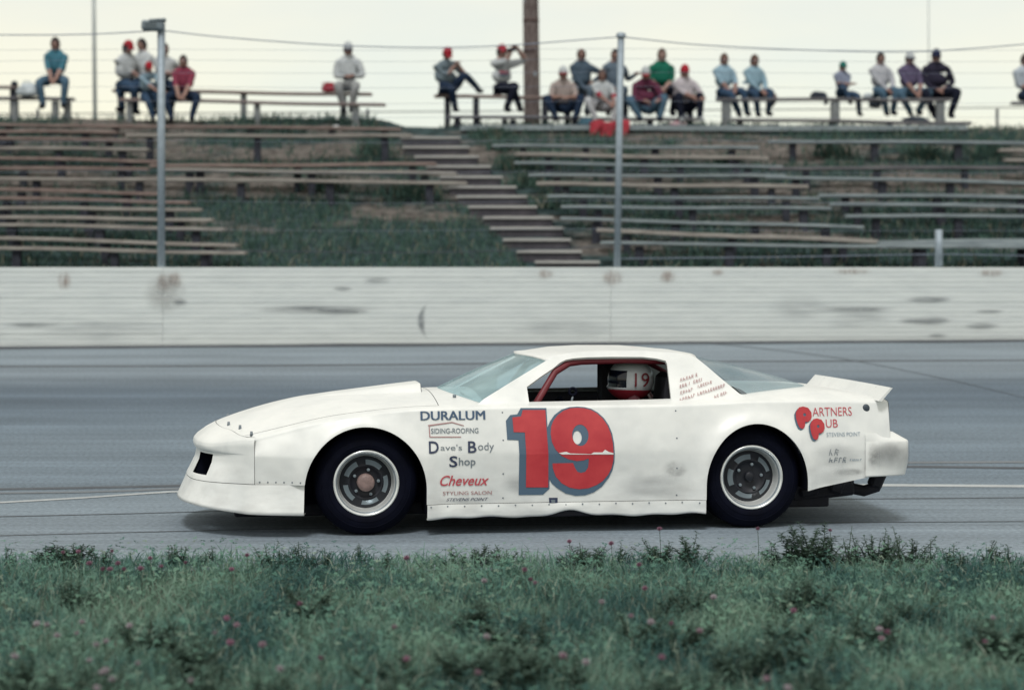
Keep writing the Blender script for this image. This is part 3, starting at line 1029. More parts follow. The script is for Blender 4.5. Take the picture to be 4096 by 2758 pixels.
M_greyl = mat('letter_grey', (0.26, 0.29, 0.31), 0.5)
M_redl = mat('letter_red', (0.78, 0.11, 0.13), 0.5)
M_redf = mat('letter_faded_red', (0.60, 0.30, 0.28), 0.5)
M_paleb = mat('letter_pale_blue', (0.45, 0.52, 0.56), 0.5)
M_cage = mat('cage_red', (0.21, 0.016, 0.026), 0.5)
M_dark = mat('cockpit_black', (0.012, 0.012, 0.02), 0.7)

Wt_ = [(-2.5, .70), (-2.2, .80), (-2.03, .862), (-1.7, .922), (-1.3, .932), (0, .93), (1.3, .932), (1.7, .922), (2.1, .885), (2.28, .85)]
ZS_ = [(-2.5, .50), (-2.3, .57), (-2.03, .645), (-1.6, .757), (-1.3, .802), (-1.0, .83), (-.6, .84), (0, .842), (.8, .846), (1.3, .862), (1.8, .862), (2.28, .845)]
ZT_ = [(-2.5, .58), (-2.42, .625), (-2.25, .705), (-2.02, .782), (-1.8, .838), (-1.6, .872), (-1.2, .895), (-.84, .908), (-.5, .912), (.6, .905), (1.2, .925), (1.9, .915), (2.28, .868)]
ZC = 0.526
ARCH = [(-1.307, 0.30, 0.398, 0.417), (1.315, 0.30, 0.350, 0.410)]
def arch_e(u, z):
    best = 9
    for (cu_, cz_, a_, b_) in ARCH:
        e = abs(u - cu_) / a_ if z < cz_ else math.hypot((u - cu_) / a_, (z - cz_) / b_)
        best = min(best, e)
    return best
def flare(u, z):
    d = (arch_e(u, z) - 1) * 0.39
    if d < -0.05:
        d = -0.05
    return 0.042 * math.exp(-(max(0, d) / 0.075) ** 2)
def side_half(u, z):
    "half width of the body side at height z"
    W, zs = sinterp(Wt_, u), sinterp(ZS_, u)
    z1 = zs - 0.028
    if z < ZC:
        y = W - 0.028 * (ZC - z) / (ZC - 0.1)
    else:
        y = W - 0.05 * (max(0, (z - ZC) / (z1 - ZC))) ** 1.4
    return y + flare(u, z)
def top_z(u, y):
    W, zs, zt = sinterp(Wt_, u), sinterp(ZS_, u), sinterp(ZT_, u)
    Wi = W - 0.085
    p = 2.1 + 2.6 * smooth01(-0.6, 1.2, u)
    return zs + (zt - zs) * (1 - min(1, abs(y) / Wi) ** p)

# --- one lofted skin, then cut into panels
SEAMS_U = [-0.43, 0.80]
us = set(np.round(np.arange(-2.46, 2.2601, 0.0155), 4))
for s in SEAMS_U + [-0.815]:
    us = {u for u in us if abs(u - s) > 0.006}
    us |= {s - 0.0022, s + 0.0022}
us |= {2.262, 2.27, 2.276}
us = sorted(us)
# rows of the half section
ROWS = [('low', t) for t in np.linspace(0, 1, 15)] + [('up', t) for t in np.linspace(0, 1, 14)[1:]] + [('round', t) for t in np.linspace(0, 1, 7)[1:]]
tops = sorted(list(np.linspace(1, 0, 27)[1:]) + [0.945, 0.951], reverse=True)
ROWS += [('top', f) for f in tops]
def zbottom(u):
    if u < -1.60:
        return 0.345
    if u > 1.6:
        return interp([(1.6, .25), (1.668, .256), (2.10, .332), (2.30, .37)], u)
    return 0.206
UN0, UN1 = -1.75, -2.022            # fender side runs to here; ahead of UN0 the stations fan out round the nose
def plan(t):
    "front outline in plan: t in -1..1 -> (u,y); t=-1 near arch"
    s = -1 if t < 0 else 1
    a = abs(t)
    tab_u = [(0, -2.425), (.2, -2.412), (.4, -2.372), (.55, -2.295), (.68, -2.205), (.78, -2.115), (.86, -2.025), (1.0, -1.703)]
    tab_y = [(0, 0), (.2, .21), (.4, .43), (.55, .59), (.68, .715), (.78, .80), (.86, .862), (1.0, .922)]
    return Vector((sinterp(tab_u, a), s * sinterp(tab_y, a), 0))
def plan_n(t):
    d = plan(min(1, t + .01)) - plan(max(-1, t - .01))
    n_ = Vector((d.y, -d.x, 0)).normalized()
    return -n_ if n_.x > 0.0 and abs(t) < 0.9 else (n_ if n_.y * t > 0 else -n_)
def front(t):
    return 1 - smooth01(0.5, 0.86, abs(t))
TEDGE = 0.86
def nose_inset(t):
    return 0.035 + 0.115 * front(t)
UIN = []
for k in range(61):
    t = TEDGE * k / 60
    p = plan(t) - plan_n(t) * nose_inset(t)
    UIN.append((abs(p.y), p.x))
def hood_front(y):
    return interp(UIN, abs(y)) + 0.004
def stn(u):
    "station -> (fan 0..1, u of the body side there)"
    if u >= UN0:
        return 0.0, u
    st = (UN0 - u) / (UN0 + 2.46)
    return st, UN0 + (UN1 - UN0) * st
def hood_z(st, ue, f):
    uc = UN0 + (UIN[0][1] - UN0) * st if st > 0 else ue
    zs, zt = sinterp(ZS_, ue), sinterp(ZT_, uc)
    p = 2.1 + 2.6 * smooth01(-0.6, 1.2, ue)
    return zs + (zt - zs) * (1 - min(1, f) ** p)
def section(u, row):
    "-> (true u, y, z)"
    k, t = row
    st, ue = stn(u)
    W, zs = sinterp(Wt_, ue), sinterp(ZS_, ue)
    z1 = zs - 0.028
    if k == 'low':
        zb = zbottom(ue)
        z = zb + (ZC - zb) * t
        return ue, side_half(ue, z), z
    if k == 'up':
        z = ZC + (z1 - ZC) * t
        return ue, side_half(ue, z), z
    if k == 'round':
        a = t * math.pi / 2
        y1 = side_half(ue, z1)
        y2 = W - 0.085
        return ue, y2 + (y1 - y2) * math.cos(a), z1 + (zs - z1) * math.sin(a)
    y = (W - 0.085) * t
    tu = ue if st == 0 else UN0 + st * (hood_front(y) - UN0)
    return tu, y, hood_z(st, ue, t)

def build_skin(side):
    "returns grid[i][j] of positions for one half (side=-1 near, +1 far)"
    return [[Vector((q[0], side * q[1], q[2])) for q in [section(u, r_) for r_ in ROWS]] for u in us]
NSIDE = 15 + 13
panels = {}
def panel_of(u, j, side):
    r0 = ROWS[j]
    nm = None
    if j < NSIDE + 6:                                       # side faces
        if u < -0.43: nm = 'front_fender'
        elif u < 0.80: nm = 'door'
        else: nm = 'quarter_panel'
        return (nm, side)
    f = (ROWS[j][1] + ROWS[min(j + 1, len(ROWS) - 1)][1]) / 2
    if u < -0.815:
        if f > 0.948:
            return ('front_fender', side)
        return ('hood', 0)
    if u < -0.50:
        return ('cowl', 0)
    if u < 1.02:
        return ('door' if u > -0.43 and u < 0.8 else ('front_fender' if u < 0 else 'quarter_panel'), side) if f > 0.90 else None
    if u < 1.30 and f < 0.86:
        return None
    return ('rear_deck', 0) if f < 0.9 else ('quarter_panel', side)
for side in (-1, 1):
    G = build_skin(side)
    ni, nj = len(us), len(ROWS)
    # smooth normals from the whole skin
    N = [[None] * nj for _ in range(ni)]
    for i in range(ni):
        for j in range(nj):
            du = G[min(i + 1, ni - 1)][j] - G[max(i - 1, 0)][j]
            dv = G[i][min(j + 1, nj - 1)] - G[i][max(j - 1, 0)]
            nn = du.cross(dv) * (-1 if side > 0 else 1)
            if nn.length < 1e-9: nn = Vector((0, side, 0))
            N[i][j] = nn.normalized()
    # clean arch edges: snap inside vertices that border the outside onto the arch line
    inside = [[(ROWS[j][0] in ('low', 'up') and arch_e(G[i][j].x, G[i][j].z) < 1.0) for j in range(nj)] for i in range(ni)]
    snapped = {}
    for i in range(ni):
        for j in range(nj):
            if inside[i][j]:
                u, z = G[i][j].x, G[i][j].z
                for (cu_, cz_, a_, b_) in ARCH:
                    if abs(u - cu_) < a_ * 1.01:
                        if z < cz_:
                            u2, z2 = cu_ + math.copysign(a_, u - cu_), z
                        else:
                            e = max(0.2, math.hypot((u - cu_) / a_, (z - cz_) / b_))
                            u2, z2 = cu_ + (u - cu_) / e, cz_ + (z - cz_) / e
                        snapped[(i, j)] = Vector((u2, side * side_half(u2, z2), z2))
    for i in range(ni - 1):
        umid = (us[i] + us[i + 1]) / 2
        if us[i + 1] - us[i] < 0.0048 and any(abs(umid - s) < 0.003 for s in SEAMS_U + [-0.815]):
            seam_u = umid
        else:
            seam_u = None
        for j in range(nj - 1):
            c4 = [(i, j), (i + 1, j), (i + 1, j + 1), (i, j + 1)]
            if all(inside[a][b_] for a, b_ in c4):
                continue
            if seam_u is not None:
                if seam_u == -0.815 or abs(seam_u + 0.815) < 0.003:
                    if j >= NSIDE + 6 and ROWS[j][1] < 0.96: continue
                elif j < NSIDE + 3 and abs(seam_u - 0.8) > 0.01 and False:
                    continue
            if ROWS[j][0] == 'top' and ROWS[j + 1][0] == 'top' and abs(ROWS[j][1] - 0.951) < 1e-6 and umid < -0.815:
                continue                                     # shut line between hood and fender
            pn = panel_of(umid, j, side)
            if pn is None:
                continue
            D = panels.setdefault(pn, {'v': {}, 'co': [], 'no': [], 'f': []})
            idx = []
            for q in c4:
                key = (side, q) if not (q[1] == nj - 1) else ('c', q[0])
                if key not in D['v']:
                    D['v'][key] = len(D['co'])
                    D['co'].append(snapped.get(q, G[q[0]][q[1]]) if inside[q[0]][q[1]] else G[q[0]][q[1]])
                    nv = N[q[0]][q[1]].copy()
                    if q[1] == nj - 1:
                        nv.y = 0; nv.normalize()
                    D['no'].append(nv)
                idx.append(D['v'][key])
            D['f'].append(tuple(idx) if side < 0 else tuple(idx[::-1]))
PANEL = {}
for (nm, side), D in panels.items():
    me = pyd(nm, D['co'], D['f'], True)
    me.normals_split_custom_set_from_vertices([tuple(n_) for n_ in D['no']])
    o = obj(nm, me, car, M_paint)
    PANEL[(nm, side)] = o
DOOR, FENDER, QUARTER = PANEL[('door', -1)], PANEL[('front_fender', -1)], PANEL[('quarter_panel', -1)]

# --- nose cover and air dam: bands swept round the plan outline of the front
def band(name, t0, t1, prof, nt_=90, material=None, hole=None):
    ts = np.linspace(t0, t1, nt_ + 1)
    V, Fc = [], []
    m = None
    for t in ts:
        pr = prof(t)
        m = len(pr)
        c, n_ = plan(t), plan_n(t)
        for (o_, z) in pr:
            V.append((c.x + n_.x * o_, c.y + n_.y * o_, z))
    for i in range(nt_):
        for j in range(m - 1):
            if hole and hole((ts[i] + ts[i + 1]) / 2, j):
                continue
            a = i * m + j
            Fc.append((a, a + m, a + m + 1, a + 1))
    me = pyd(name, V, Fc, True)
    bm = bmesh.new(); bm.from_mesh(me)
    bmesh.ops.recalc_face_normals(bm, faces=bm.faces)
    bm.to_mesh(me); bm.free()
    return obj(name, me, car, material or M_paint)
def ztop_at(t, inset):
    p = plan(t) - plan_n(t) * nose_inset(t)
    f = min(1, abs(p.y) / (sinterp(Wt_, UN1) - 0.085))
    z = hood_z(1.0, UN1, f)
    return z + max(0, inset - nose_inset(t)) * 0.42
def prof_nose(t):
    f = front(t)
    ins = nose_inset(t)
    zt_ = ztop_at(t, ins)
    z0 = .60 + .04 * (1 - f)
    P_ = [(-ins, zt_), (-ins * 0.55, zt_ * .55 + z0 * .45 + .006), (-.02, z0 + .012), (-.004, z0 - .006), (0.002, z0 - .03), (0.0, .555 - .0 * f),
          (-.006 * f, .541), (-.020 * f, .534), (-.022 * f, .520), (-.012 * f, .47), (.012 * f, .42), (.030 * f, .385), (.038 * f, .372), (0.048 * f, .349)]
    return P_
def prof_nose_fine(t):
    pr = prof_nose(t)
    out = []
    for a, b_ in zip(pr, pr[1:]):
        for k in range(3):
            s = k / 3
            out.append((a[0] + (b_[0] - a[0]) * s, a[1] + (b_[1] - a[1]) * s))
    out.append(pr[-1])
    return out
# duct opening in each half of the grille recess
DUCT = (0.31, 0.525)
def in_duct(t, j):
    pr = prof_nose_fine(0.5)
    z = (pr[j][1] + pr[min(j + 1, len(pr) - 1)][1]) / 2
    return DUCT[0] < abs(t) < DUCT[1] and 0.385 < z < 0.512
nose = band('nose_cover', -TEDGE, TEDGE, prof_nose_fine, 150, hole=in_duct)
# dark boxes behind the ducts
for s in (-1, 1):
    ts = [s * DUCT[0] * 0.95, s * DUCT[1] * 1.04]
    V = []
    for back in (0, 1):
        for t in ts:
            c, n_ = plan(t), plan_n(t)
            for z, o_ in ((0.370, 0.030), (0.530, -0.034)):
                o_ = o_ - 0.004 if not back else -0.2
                V.append((c.x + n_.x * o_, c.y + n_.y * o_, z))
    Fc = [(4, 5, 7, 6), (0, 1, 5, 4), (2, 6, 7, 3), (0, 4, 6, 2), (1, 3, 7, 5)]
    obj('brake_duct', pyd('brake_duct', V, Fc), nose, M_black)
def prof_dam(t):
    f = 1 - smooth01(0.35, 1.0, abs(t))
    zb = .150 + .050 * f
    out_ = .035 + .030 * f
    P_ = []
    for k in range(9):
        s = k / 8
        P_.append((0.048 * front(t) + out_ * (s ** 1.08), .345 + (zb - .345) * s))
    P_.append((0.048 * front(t) + out_ - .012, zb - .002))
    P_.append((0.048 * front(t) + out_ - .10, zb + .004))
    return P_
dam = band('air_dam', -1, 1, prof_dam, 110)
# bolts along the nose joint
for (t, ins) in [(-0.80, 0.06), (-0.62, 0.15), (-0.42, 0.17), (0.42, 0.17), (0.62, 0.15), (0.80, 0.06)]:
    c, n_ = plan(t), plan_n(t)
    p = c - n_ * (ins + 0.02)
    z = ztop_at(t, ins + 0.02)
    obj('hood_pin', tube_mesh('hood_pin', [(p.x, p.y, z - 0.01), (p.x, p.y, z + 0.022)], [0.011, 0.008], 8), PANEL[('hood', 0)], M_greyl)

# --- rocker panels, dented along the bottom edge
def rocker(side):
    V, Fc = [], []
    un = np.linspace(-0.905, 0.962, 64)
    for u in un:
        zb = 0.112 + 0.036 * math.exp(-((u - 0.03) / 0.13) ** 2) + 0.004 * math.sin(u * 23) + 0.004 * math.sin(u * 9)
        for k in range(7):
            s = k / 6
            z = 0.2035 + (zb - 0.2035) * s
            y = side_half(u, z) + 0.004 + 0.010 * math.sin(s * 2.6) * (0.6 + 0.8 * noise.noise(Vector((u * 6, z * 9, 2))))
            V.append((u, side * y, z))
        V.append((u, side * (side_half(u, zb) - 0.06), zb + 0.004))
    for i in range(len(un) - 1):
        for j in range(7):
            a = i * 8 + j
            Fc.append((a, a + 1, a + 9, a + 8) if side < 0 else (a, a + 8, a + 9, a + 1))
    return obj('rocker_panel', pyd('rocker_panel', V, Fc, True), car, M_paint)
ROCK = rocker(-1); rocker(1)

# --- hood scoop (rear-facing cowl bulge)
V, Fc = [], []
un = np.linspace(-1.62, -0.875, 24)
vn = np.linspace(-1, 1, 17)
for u in un:
    k = (u + 1.62) / 0.745
    hw = 0.17 + 0.10 * k
    for v in vn:
        y = hw * v
        e = 1 - smooth01(0.72, 1.0, abs(v))
        V.append((u, y, top_z(u, y) - 0.004 + (0.052 * k ** 1.1) * e + 0.004 * e))
m = len(vn)
for i in range(len(un) - 1):
    for j in range(m - 1):
        a = i * m + j
        Fc.append((a, a + m, a + m + 1, a + 1))
sc = obj('hood_scoop', pyd('hood_scoop', V, Fc, True), PANEL[('hood', 0)], M_paint)
V, Fc = [], []
u = un[-1]
for v in vn:
    y = 0.27 * v
    e = 1 - smooth01(0.72, 1.0, abs(v))
    V += [(u + 0.004, y, top_z(u, y) - 0.02), (u + 0.004, y, top_z(u, y) - 0.004 + 0.05 * e)]
for j in range(m - 1):
    Fc.append((2 * j, 2 * j + 1, 2 * j + 3, 2 * j + 2))
obj('scoop_mouth', pyd('scoop_mouth', V, Fc), PANEL[('hood', 0)], M_greyl)

# --- greenhouse
def gy(z):
    "half width of the upper body side (leaning in)"
    return 0.80 - (z - 0.84) * 0.68
def guz(px, py):
    "pixel -> (u,z) on the leaning upper side, near side"
    z = 1.0
    for _ in range(8):
        u, z = loc(px, py, -gy(z))
    return (u, z)
outer_px = [(1905, 1622), (1935, 1595), (2060, 1517), (2185, 1441), (2218, 1426), (2300, 1411), (2420, 1404), (2600, 1404), (2720, 1413), (2785, 1430), (2830, 1466), (2890, 1517), (2958, 1573), (2990, 1588), (2990, 1630), (2690, 1638), (2300, 1640), (1905, 1640)]
hole_px = [(2107, 1546), (2160, 1507), (2212, 1472), (2240, 1449), (2262, 1438), (2295, 1432), (2350, 1428), (2450, 1426), (2572, 1427), (2625, 1433), (2662, 1442), (2668, 1455), (2678, 1540), (2687, 1621), (2400, 1619), (2117, 1615)]
outer = [guz(*p) for p in outer_px]
hole = [guz(*p) for p in hole_px]
def gside(side):
    obs = []
    me = poly_mesh('cab_side', [outer, hole], lambda x, z: Vector((x, side * (gy(z) + 0.006 * math.sin((x + .5) * 2)), z)))
    o = obj('cab_side', me, car, M_paint)
    sol = o.modifiers.new('thick', 'SOLIDIFY')
    sol.thickness = 0.022
    sol.offset = -1 if side < 0 else 1
    return o
CAB = gside(-1)
CAB2 = gside(1)
# roof skin
uF, uR = outer[4][0], outer[9][0]
V, Fc = [], []
nu, nvv = 30, 25
def roof_edge_z(u):
    return interp([(outer[i][0], outer[i][1]) for i in range(3, 10)], u)
for i in range(nu + 1):
    for j in range(nvv + 1):
        v = -1 + 2 * j / nvv
        s = i / nu
        uf = outer[3][0] - 0.115 * (1 - v * v)
        ur = outer[9][0] + 0.05 * (1 - v * v)
        u = uf + (ur - uf) * s
        ze = roof_edge_z(min(max(u, outer[3][0]), outer[9][0]))
        yy = gy(ze) * v
        zc = interp([(-0.2, 1.150), (-0.10, 1.163), (0.05, 1.174), (0.3, 1.180), (0.7, 1.179), (0.95, 1.168), (1.05, 1.150), (1.12, 1.118)], u)
        z = ze + (max(zc, ze) - ze) * (1 - abs(v) ** 3.2) + 0.002
        V.append((u, yy, z))
m = nvv + 1
for i in range(nu):
    for j in range(nvv):
        a = i * m + j
        Fc.append((a, a + m, a + m + 1, a + 1))
roof = obj('roof', pyd('roof', V, Fc, True), car, M_paint)
sol = roof.modifiers.new('thick', 'SOLIDIFY'); sol.thickness = 0.016; sol.offset = -1
# painted red tip of the roof number seen edge-on
M_head = mat('headliner', (0.02, 0.018, 0.025), 0.9)
V2 = [(x, y * 0.97, z - 0.028) for (x, y, z) in V]
obj('headliner', pyd('headliner', V2, Fc, True), roof, M_head)
V3, F3 = [], []
for i in range(2):
    for j in range(9):
        u = 0.28 + 0.42 * j / 8
        y = 0.02 + 0.22 * i
        V3.append((u, y, 1.1845))
for j in range(8):
    F3.append((j, j + 1, j + 10, j + 9))
obj('roof_number', pyd('roof_number', V3, F3), roof, M_redl)

# windshield and hatch glass: ruled between curved edges
M_glass = bpy.data.materials.new('pale_blue_glass')
M_glass.use_nodes = True
nt = M_glass.node_tree
b = nt.nodes['Principled BSDF']
b.inputs['Base Color'].default_value = (0.34, 0.52, 0.57, 1)
b.inputs['Roughness'].default_value = 0.14
b.inputs['Specular IOR Level'].default_value = 0.7
tr = nt.nodes.new('ShaderNodeBsdfTransparent'); tr.inputs['Color'].default_value = (0.75, 0.88, 0.92, 1)
mx = nt.nodes.new('ShaderNodeMixShader')
mx.inputs['Fac'].default_value = 0.62
gn = nt.nodes.new('ShaderNodeTexNoise'); gn.inputs['Scale'].default_value = 3.5; gn.inputs['Detail'].default_value = 8
gm = nt.nodes.new('ShaderNodeMapRange'); gm.inputs['From Min'].default_value = 0.3; gm.inputs['From Max'].default_value = 0.7
gm.inputs['To Min'].default_value = 0.40; gm.inputs['To Max'].default_value = 0.70
gt = nt.nodes.new('ShaderNodeTexCoord')
nt.links.new(gt.outputs['Object'], gn.inputs['Vector']); nt.links.new(gn.outputs['Fac'], gm.inputs['Value']); nt.links.new(gm.outputs['Result'], mx.inputs['Fac'])
nt.links.new(tr.outputs['BSDF'], mx.inputs[1]); nt.links.new(b.outputs['BSDF'], mx.inputs[2])
nt.links.new(mx.outputs['Shader'], nt.nodes['Material Output'].inputs['Surface'])
M_glass2 = M_glass.copy(); M_glass2.name = 'dusty_hatch_glass'
nt2 = M_glass2.node_tree
for nd in nt2.nodes:
    if nd.type == 'BSDF_PRINCIPLED':
        nd.inputs['Base Color'].default_value = (0.30, 0.36, 0.40, 1)
        nd.inputs['Roughness'].default_value = 0.2
    if nd.type == 'MIX_SHADER':
        nd.inputs['Fac'].default_value = 0.55
    if nd.type == 'MAP_RANGE':
        nd.inputs['To Min'].default_value = 0.30; nd.inputs['To Max'].default_value = 0.62
def ruled(name, fa, fb, material, parent, n1=24, n2=10, bulge=0.0):
    V, Fc = [], []
    for i in range(n1 + 1):
        v = -1 + 2 * i / n1
        a, b_ = Vector(fa(v)), Vector(fb(v))
        for j in range(n2 + 1):
            s = j / n2
            p = a.lerp(b_, s)
            p.z += bulge * math.sin(math.pi * s) * (1 - v * v * 0.5)
            V.append(p)
    for i in range(n1):
        for j in range(n2):
            q = i * (n2 + 1) + j
            Fc.append((q, q + 1, q + n2 + 2, q + n2 + 1))
    return obj(name, pyd(name, V, Fc, True), parent, material)
aB, aT = outer[0], outer[3]
ws_b = lambda v: (aB[0] + 0.035 - 0.20 * (1 - v * v), gy(0.86) * 0.985 * v, 0.858 + 0.055 * (1 - v * v))
ws_t = lambda v: (aT[0] + 0.004 - 0.115 * (1 - v * v), gy(aT[1]) * 0.985 * v, aT[1] - 0.003 + 0.021 * (1 - abs(v) ** 3.2))
WS = ruled('windshield', ws_b, ws_t, M_glass, car, bulge=0.012)
hT, hB = outer[9], outer[12]
hg_t = lambda v: (hT[0] - 0.006 + 0.05 * (1 - v * v), gy(hT[1]) * 0.985 * v, hT[1] - 0.002 + (0.006) * (1 - v * v))
def hg_b(v):
    # near corner low on the sail panel, middle far back on the deck
    u = hB[0] + 0.02 + 0.62 * (1 - abs(v) ** 2.6)
    y = 0.735 * v
    return (u, y, top_z(u, y) + 0.006)
HG = ruled('hatch_glass', hg_t, hg_b, M_glass2, car, bulge=0.015)
# little wiper stub and vent on the cowl
obj('wiper', tube_mesh('wiper', [(-0.56, -0.60, 0.872), (-0.60, -0.52, 0.885), (-0.62, -0.42, 0.905)], 0.006, 6), PANEL[('cowl', 0)], M_black)
obj('washer_jet', tube_mesh('washer_jet', [(-0.68, -0.56, top_z(-0.68, 0.56)), (-0.68, -0.56, top_z(-0.68, 0.56) + 0.02)], 0.012, 8), PANEL[('cowl', 0)], M_greyl)

# --- tail: closing panel, bumper, spoiler
V = []
jr = [j for j in range(len(ROWS))]
loop = []
for side in (-1, 1):
    pts = []
    for r_ in ROWS:
        _, y, z = section(us[-1], r_)
        pts.append((us[-1] + 0.03 * (1 - (y / .86) ** 2), side * y, z))
    loop += pts if side < 0 else pts[::-1][1:]
tail = obj('tail_panel', pyd('tail_panel', loop, [tuple(range(len(loop)))]), car, M_paint)
for s in (-1, 1):
    obj('tail_lamp', box_mesh('tail_lamp', (2.290, s * 0.42, 0.73), (0.012, 0.36, 0.12), bevel=0.006), tail, mat('tail_lamp_red', (0.2, 0.02, 0.02), 0.3))
def plan_r(t):
    s = -1 if t < 0 else 1
    a = abs(t)
    tab_u = [(0, 2.455), (.3, 2.452), (.5, 2.445), (.64, 2.430), (.70, 2.405), (.76, 2.33), (.84, 2.21), (1.0, 2.085)]
    tab_y = [(0, 0), (.3, .36), (.5, .60), (.64, .755), (.70, .81), (.76, .85), (.84, .873), (1.0, .893)]
    return Vector((sinterp(tab_u, a), s * sinterp(tab_y, a), 0))
V, Fc = [], []
nt_ = 80
for i in range(nt_ + 1):
    t = -1 + 2 * i / nt_
    c = plan_r(t)
    d = plan_r(min(1, t + .01)) - plan_r(max(-1, t - .01))
    n_ = Vector((d.y, -d.x, 0)).normalized()
    if n_.x < 0 and abs(t) < 0.9 or n_.y * t < 0: n_ = -n_
    f = 1 - smooth01(0.55, 0.95, abs(t))
    dn = 0.045 * smooth01(0.5, 1, abs(t)) - 0.05 * (1 - smooth01(0.6, 1.0, abs(t))) * 0
    for (o_, z) in [(-.17 * f - .005, .632), (-.10 * f, .612), (-.012 * f, .580), (-.002 * f, .574), (.003, .566), (.004, .47), (-.006 * f + .004, .42), (-.022 * f, .348), (-.028 * f, .338), (-.16 * f - .03, .334)]:
        V.append((c.x + n_.x * o_, c.y + n_.y * o_, z + (0.002 if abs(t) < .5 else 0)))
m = 10
for i in range(nt_):
    for j in range(m - 1):
        a = i * m + j
        Fc.append((a, a + m, a + m + 1, a + 1))
me = pyd('rear_bumper', V, Fc, True)
bm = bmesh.new(); bm.from_mesh(me); bmesh.ops.recalc_face_normals(bm, faces=bm.faces); bm.to_mesh(me); bm.free()
RB = obj('rear_bumper', me, car, M_paint)
# spoiler blade across the deck
V, Fc = [], []
for i in range(21):
    v = -1 + 2 * i / 20
    y = 0.87 * v
    ub = 2.185
    zb = 0.853 + 0.004 * (1 - v * v)
    V += [(ub, y, zb - 0.004), (ub + 0.085, y * 1.0, zb + 0.088), (ub + 0.10, y * 1.0, zb + 0.084), (ub + 0.022, y, zb - 0.006)]
for i in range(20):
    for k in range(4):
        a, b_ = 4 * i + k, 4 * i + (k + 1) % 4
        Fc.append((a, b_, b_ + 4, a + 4))
Fc += [(3, 2, 1, 0), (80, 81, 82, 83)]
sp = obj('spoiler', pyd('spoiler', V, Fc), car, M_paint)
for s in (-1, 1):
    V = [(1.93, s * 0.70, top_z(1.93, .70) + .002), (2.19, s * 0.845, top_z(2.19, .845)), (2.262, s * 0.865, top_z(2.19, .86) + 0.085)]
    obj('spoiler_brace', tube_mesh('spoiler_brace', [(2.235, s * 0.6, 0.86), (2.262, s * 0.6, 0.93)], 0.006, 6), sp, M_greyl)
# fuel filler on the quarter
fl = obj('fuel_filler', lathe('fuel_filler', [(0.0, -0.010), (0.018, -0.010), (0.025, -0.005), (0.027, 0.004)], 20), QUARTER, mat('filler_grey', (0.10, 0.12, 0.14), 0.5, 0.4))
fu, fz = loc(3470, 1632, -0.87)
fl.location = (fu, -side_half(fu, fz) + 0.002, fz)

# --- wheels
def wheel(u, side, front_):
    root = empty('wheel', (u, side * 0.86, 0.345), 0 if side < 0 else math.pi, car)
    ty = [(0.205, 0.02), (0.213, -0.004), (0.222, -0.016), (0.245, -0.022), (0.275, -0.020), (0.300, -0.010), (0.320, 0.004), (0.334, 0.020), (0.342, 0.036), (0.345, 0.06), (0.345, 0.16), (0.345, 0.25), (0.338, 0.28), (0.30, 0.30), (0.205, 0.29)]
    tyre = obj('tyre', lathe('tyre', ty, 72), root, M_rubber)
    for rr in (0.252, 0.292):
        obj('sidewall_rib', lathe('sidewall_rib', [(rr - 0.004, -0.021 if rr < .27 else -0.0145), (rr, -0.0255 if rr < .27 else -0.018), (rr + 0.004, -0.021 if rr < .27 else -0.011)], 72), tyre, M_rubber)
    rim = [(0.214, 0.012), (0.217, -0.010), (0.212, -0.018), (0.203, -0.016), (0.197, -0.002), (0.188, 0.012), (0.184, 0.030), (0.178, 0.070), (0.168, 0.092), (0.155, 0.095)]
    rm = obj('rim', lathe('rim', rim, 72), root, M_chrome)
    obj('rim_lip', lathe('rim_lip', [(0.1985, -0.0035), (0.1945, -0.003), (0.191, 0.0065)], 72), rm, M_slot)
    ctr = [(0.180, 0.088), (0.165, 0.078), (0.150, 0.072), (0.130, 0.062), (0.115, 0.05), (0.108, 0.048), (0.10, 0.062), (0.07, 0.066), (0.0, 0.066)]
    wc = obj('wheel_centre', lathe('wheel_centre', ctr, 48), root, M_wheelc)
    # five worn alloy windows round the centre
    for k in range(5):
        a0 = 2 * math.pi * k / 5 + 0.25 + (0.5 if front_ else 0)
        V, Fc = [], []
        for q in range(9):
            a = a0 + 0.82 * q / 8
            for r_, y_ in ((0.118, 0.045), (0.132, 0.058), (0.149, 0.068)):
                V.append((r_ * math.cos(a), y_ - 0.004, r_ * math.sin(a)))
        for q in range(8):
            for j in range(2):
                a = q * 3 + j
                Fc.append((a, a + 3, a + 4, a + 1))
        obj('window', pyd('window', V, Fc, True), wc, M_slot)
    hubc = mat('hub_cap_tan', (0.34, 0.22, 0.19), 0.55, vary=0.2, scale=40) if front_ else M_wheelc
    obj('hub_cap', lathe('hub_cap', [(0.058, 0.066), (0.057, 0.020), (0.050, 0.010), (0.020, 0.006), (0.0, 0.006)] if front_ else [(0.034, 0.066), (0.033, 0.040), (0.026, 0.034), (0.0, 0.034)], 32), root, hubc)
    for k in range(5):
        a = 2 * math.pi * k / 5 + 0.1
        n_ = obj('lug_nut', lathe('lug_nut', [(0.011, 0.0), (0.011, -0.018), (0.0, -0.020)], 6, smooth=False), wc, M_slot)
        n_.location = (0.084 * math.cos(a), 0.064, 0.084 * math.sin(a))
    return root
for u, f in ((-WB / 2, True), (WB / 2, False)):
    for s in (-1, 1):
        wheel(u, s, f)
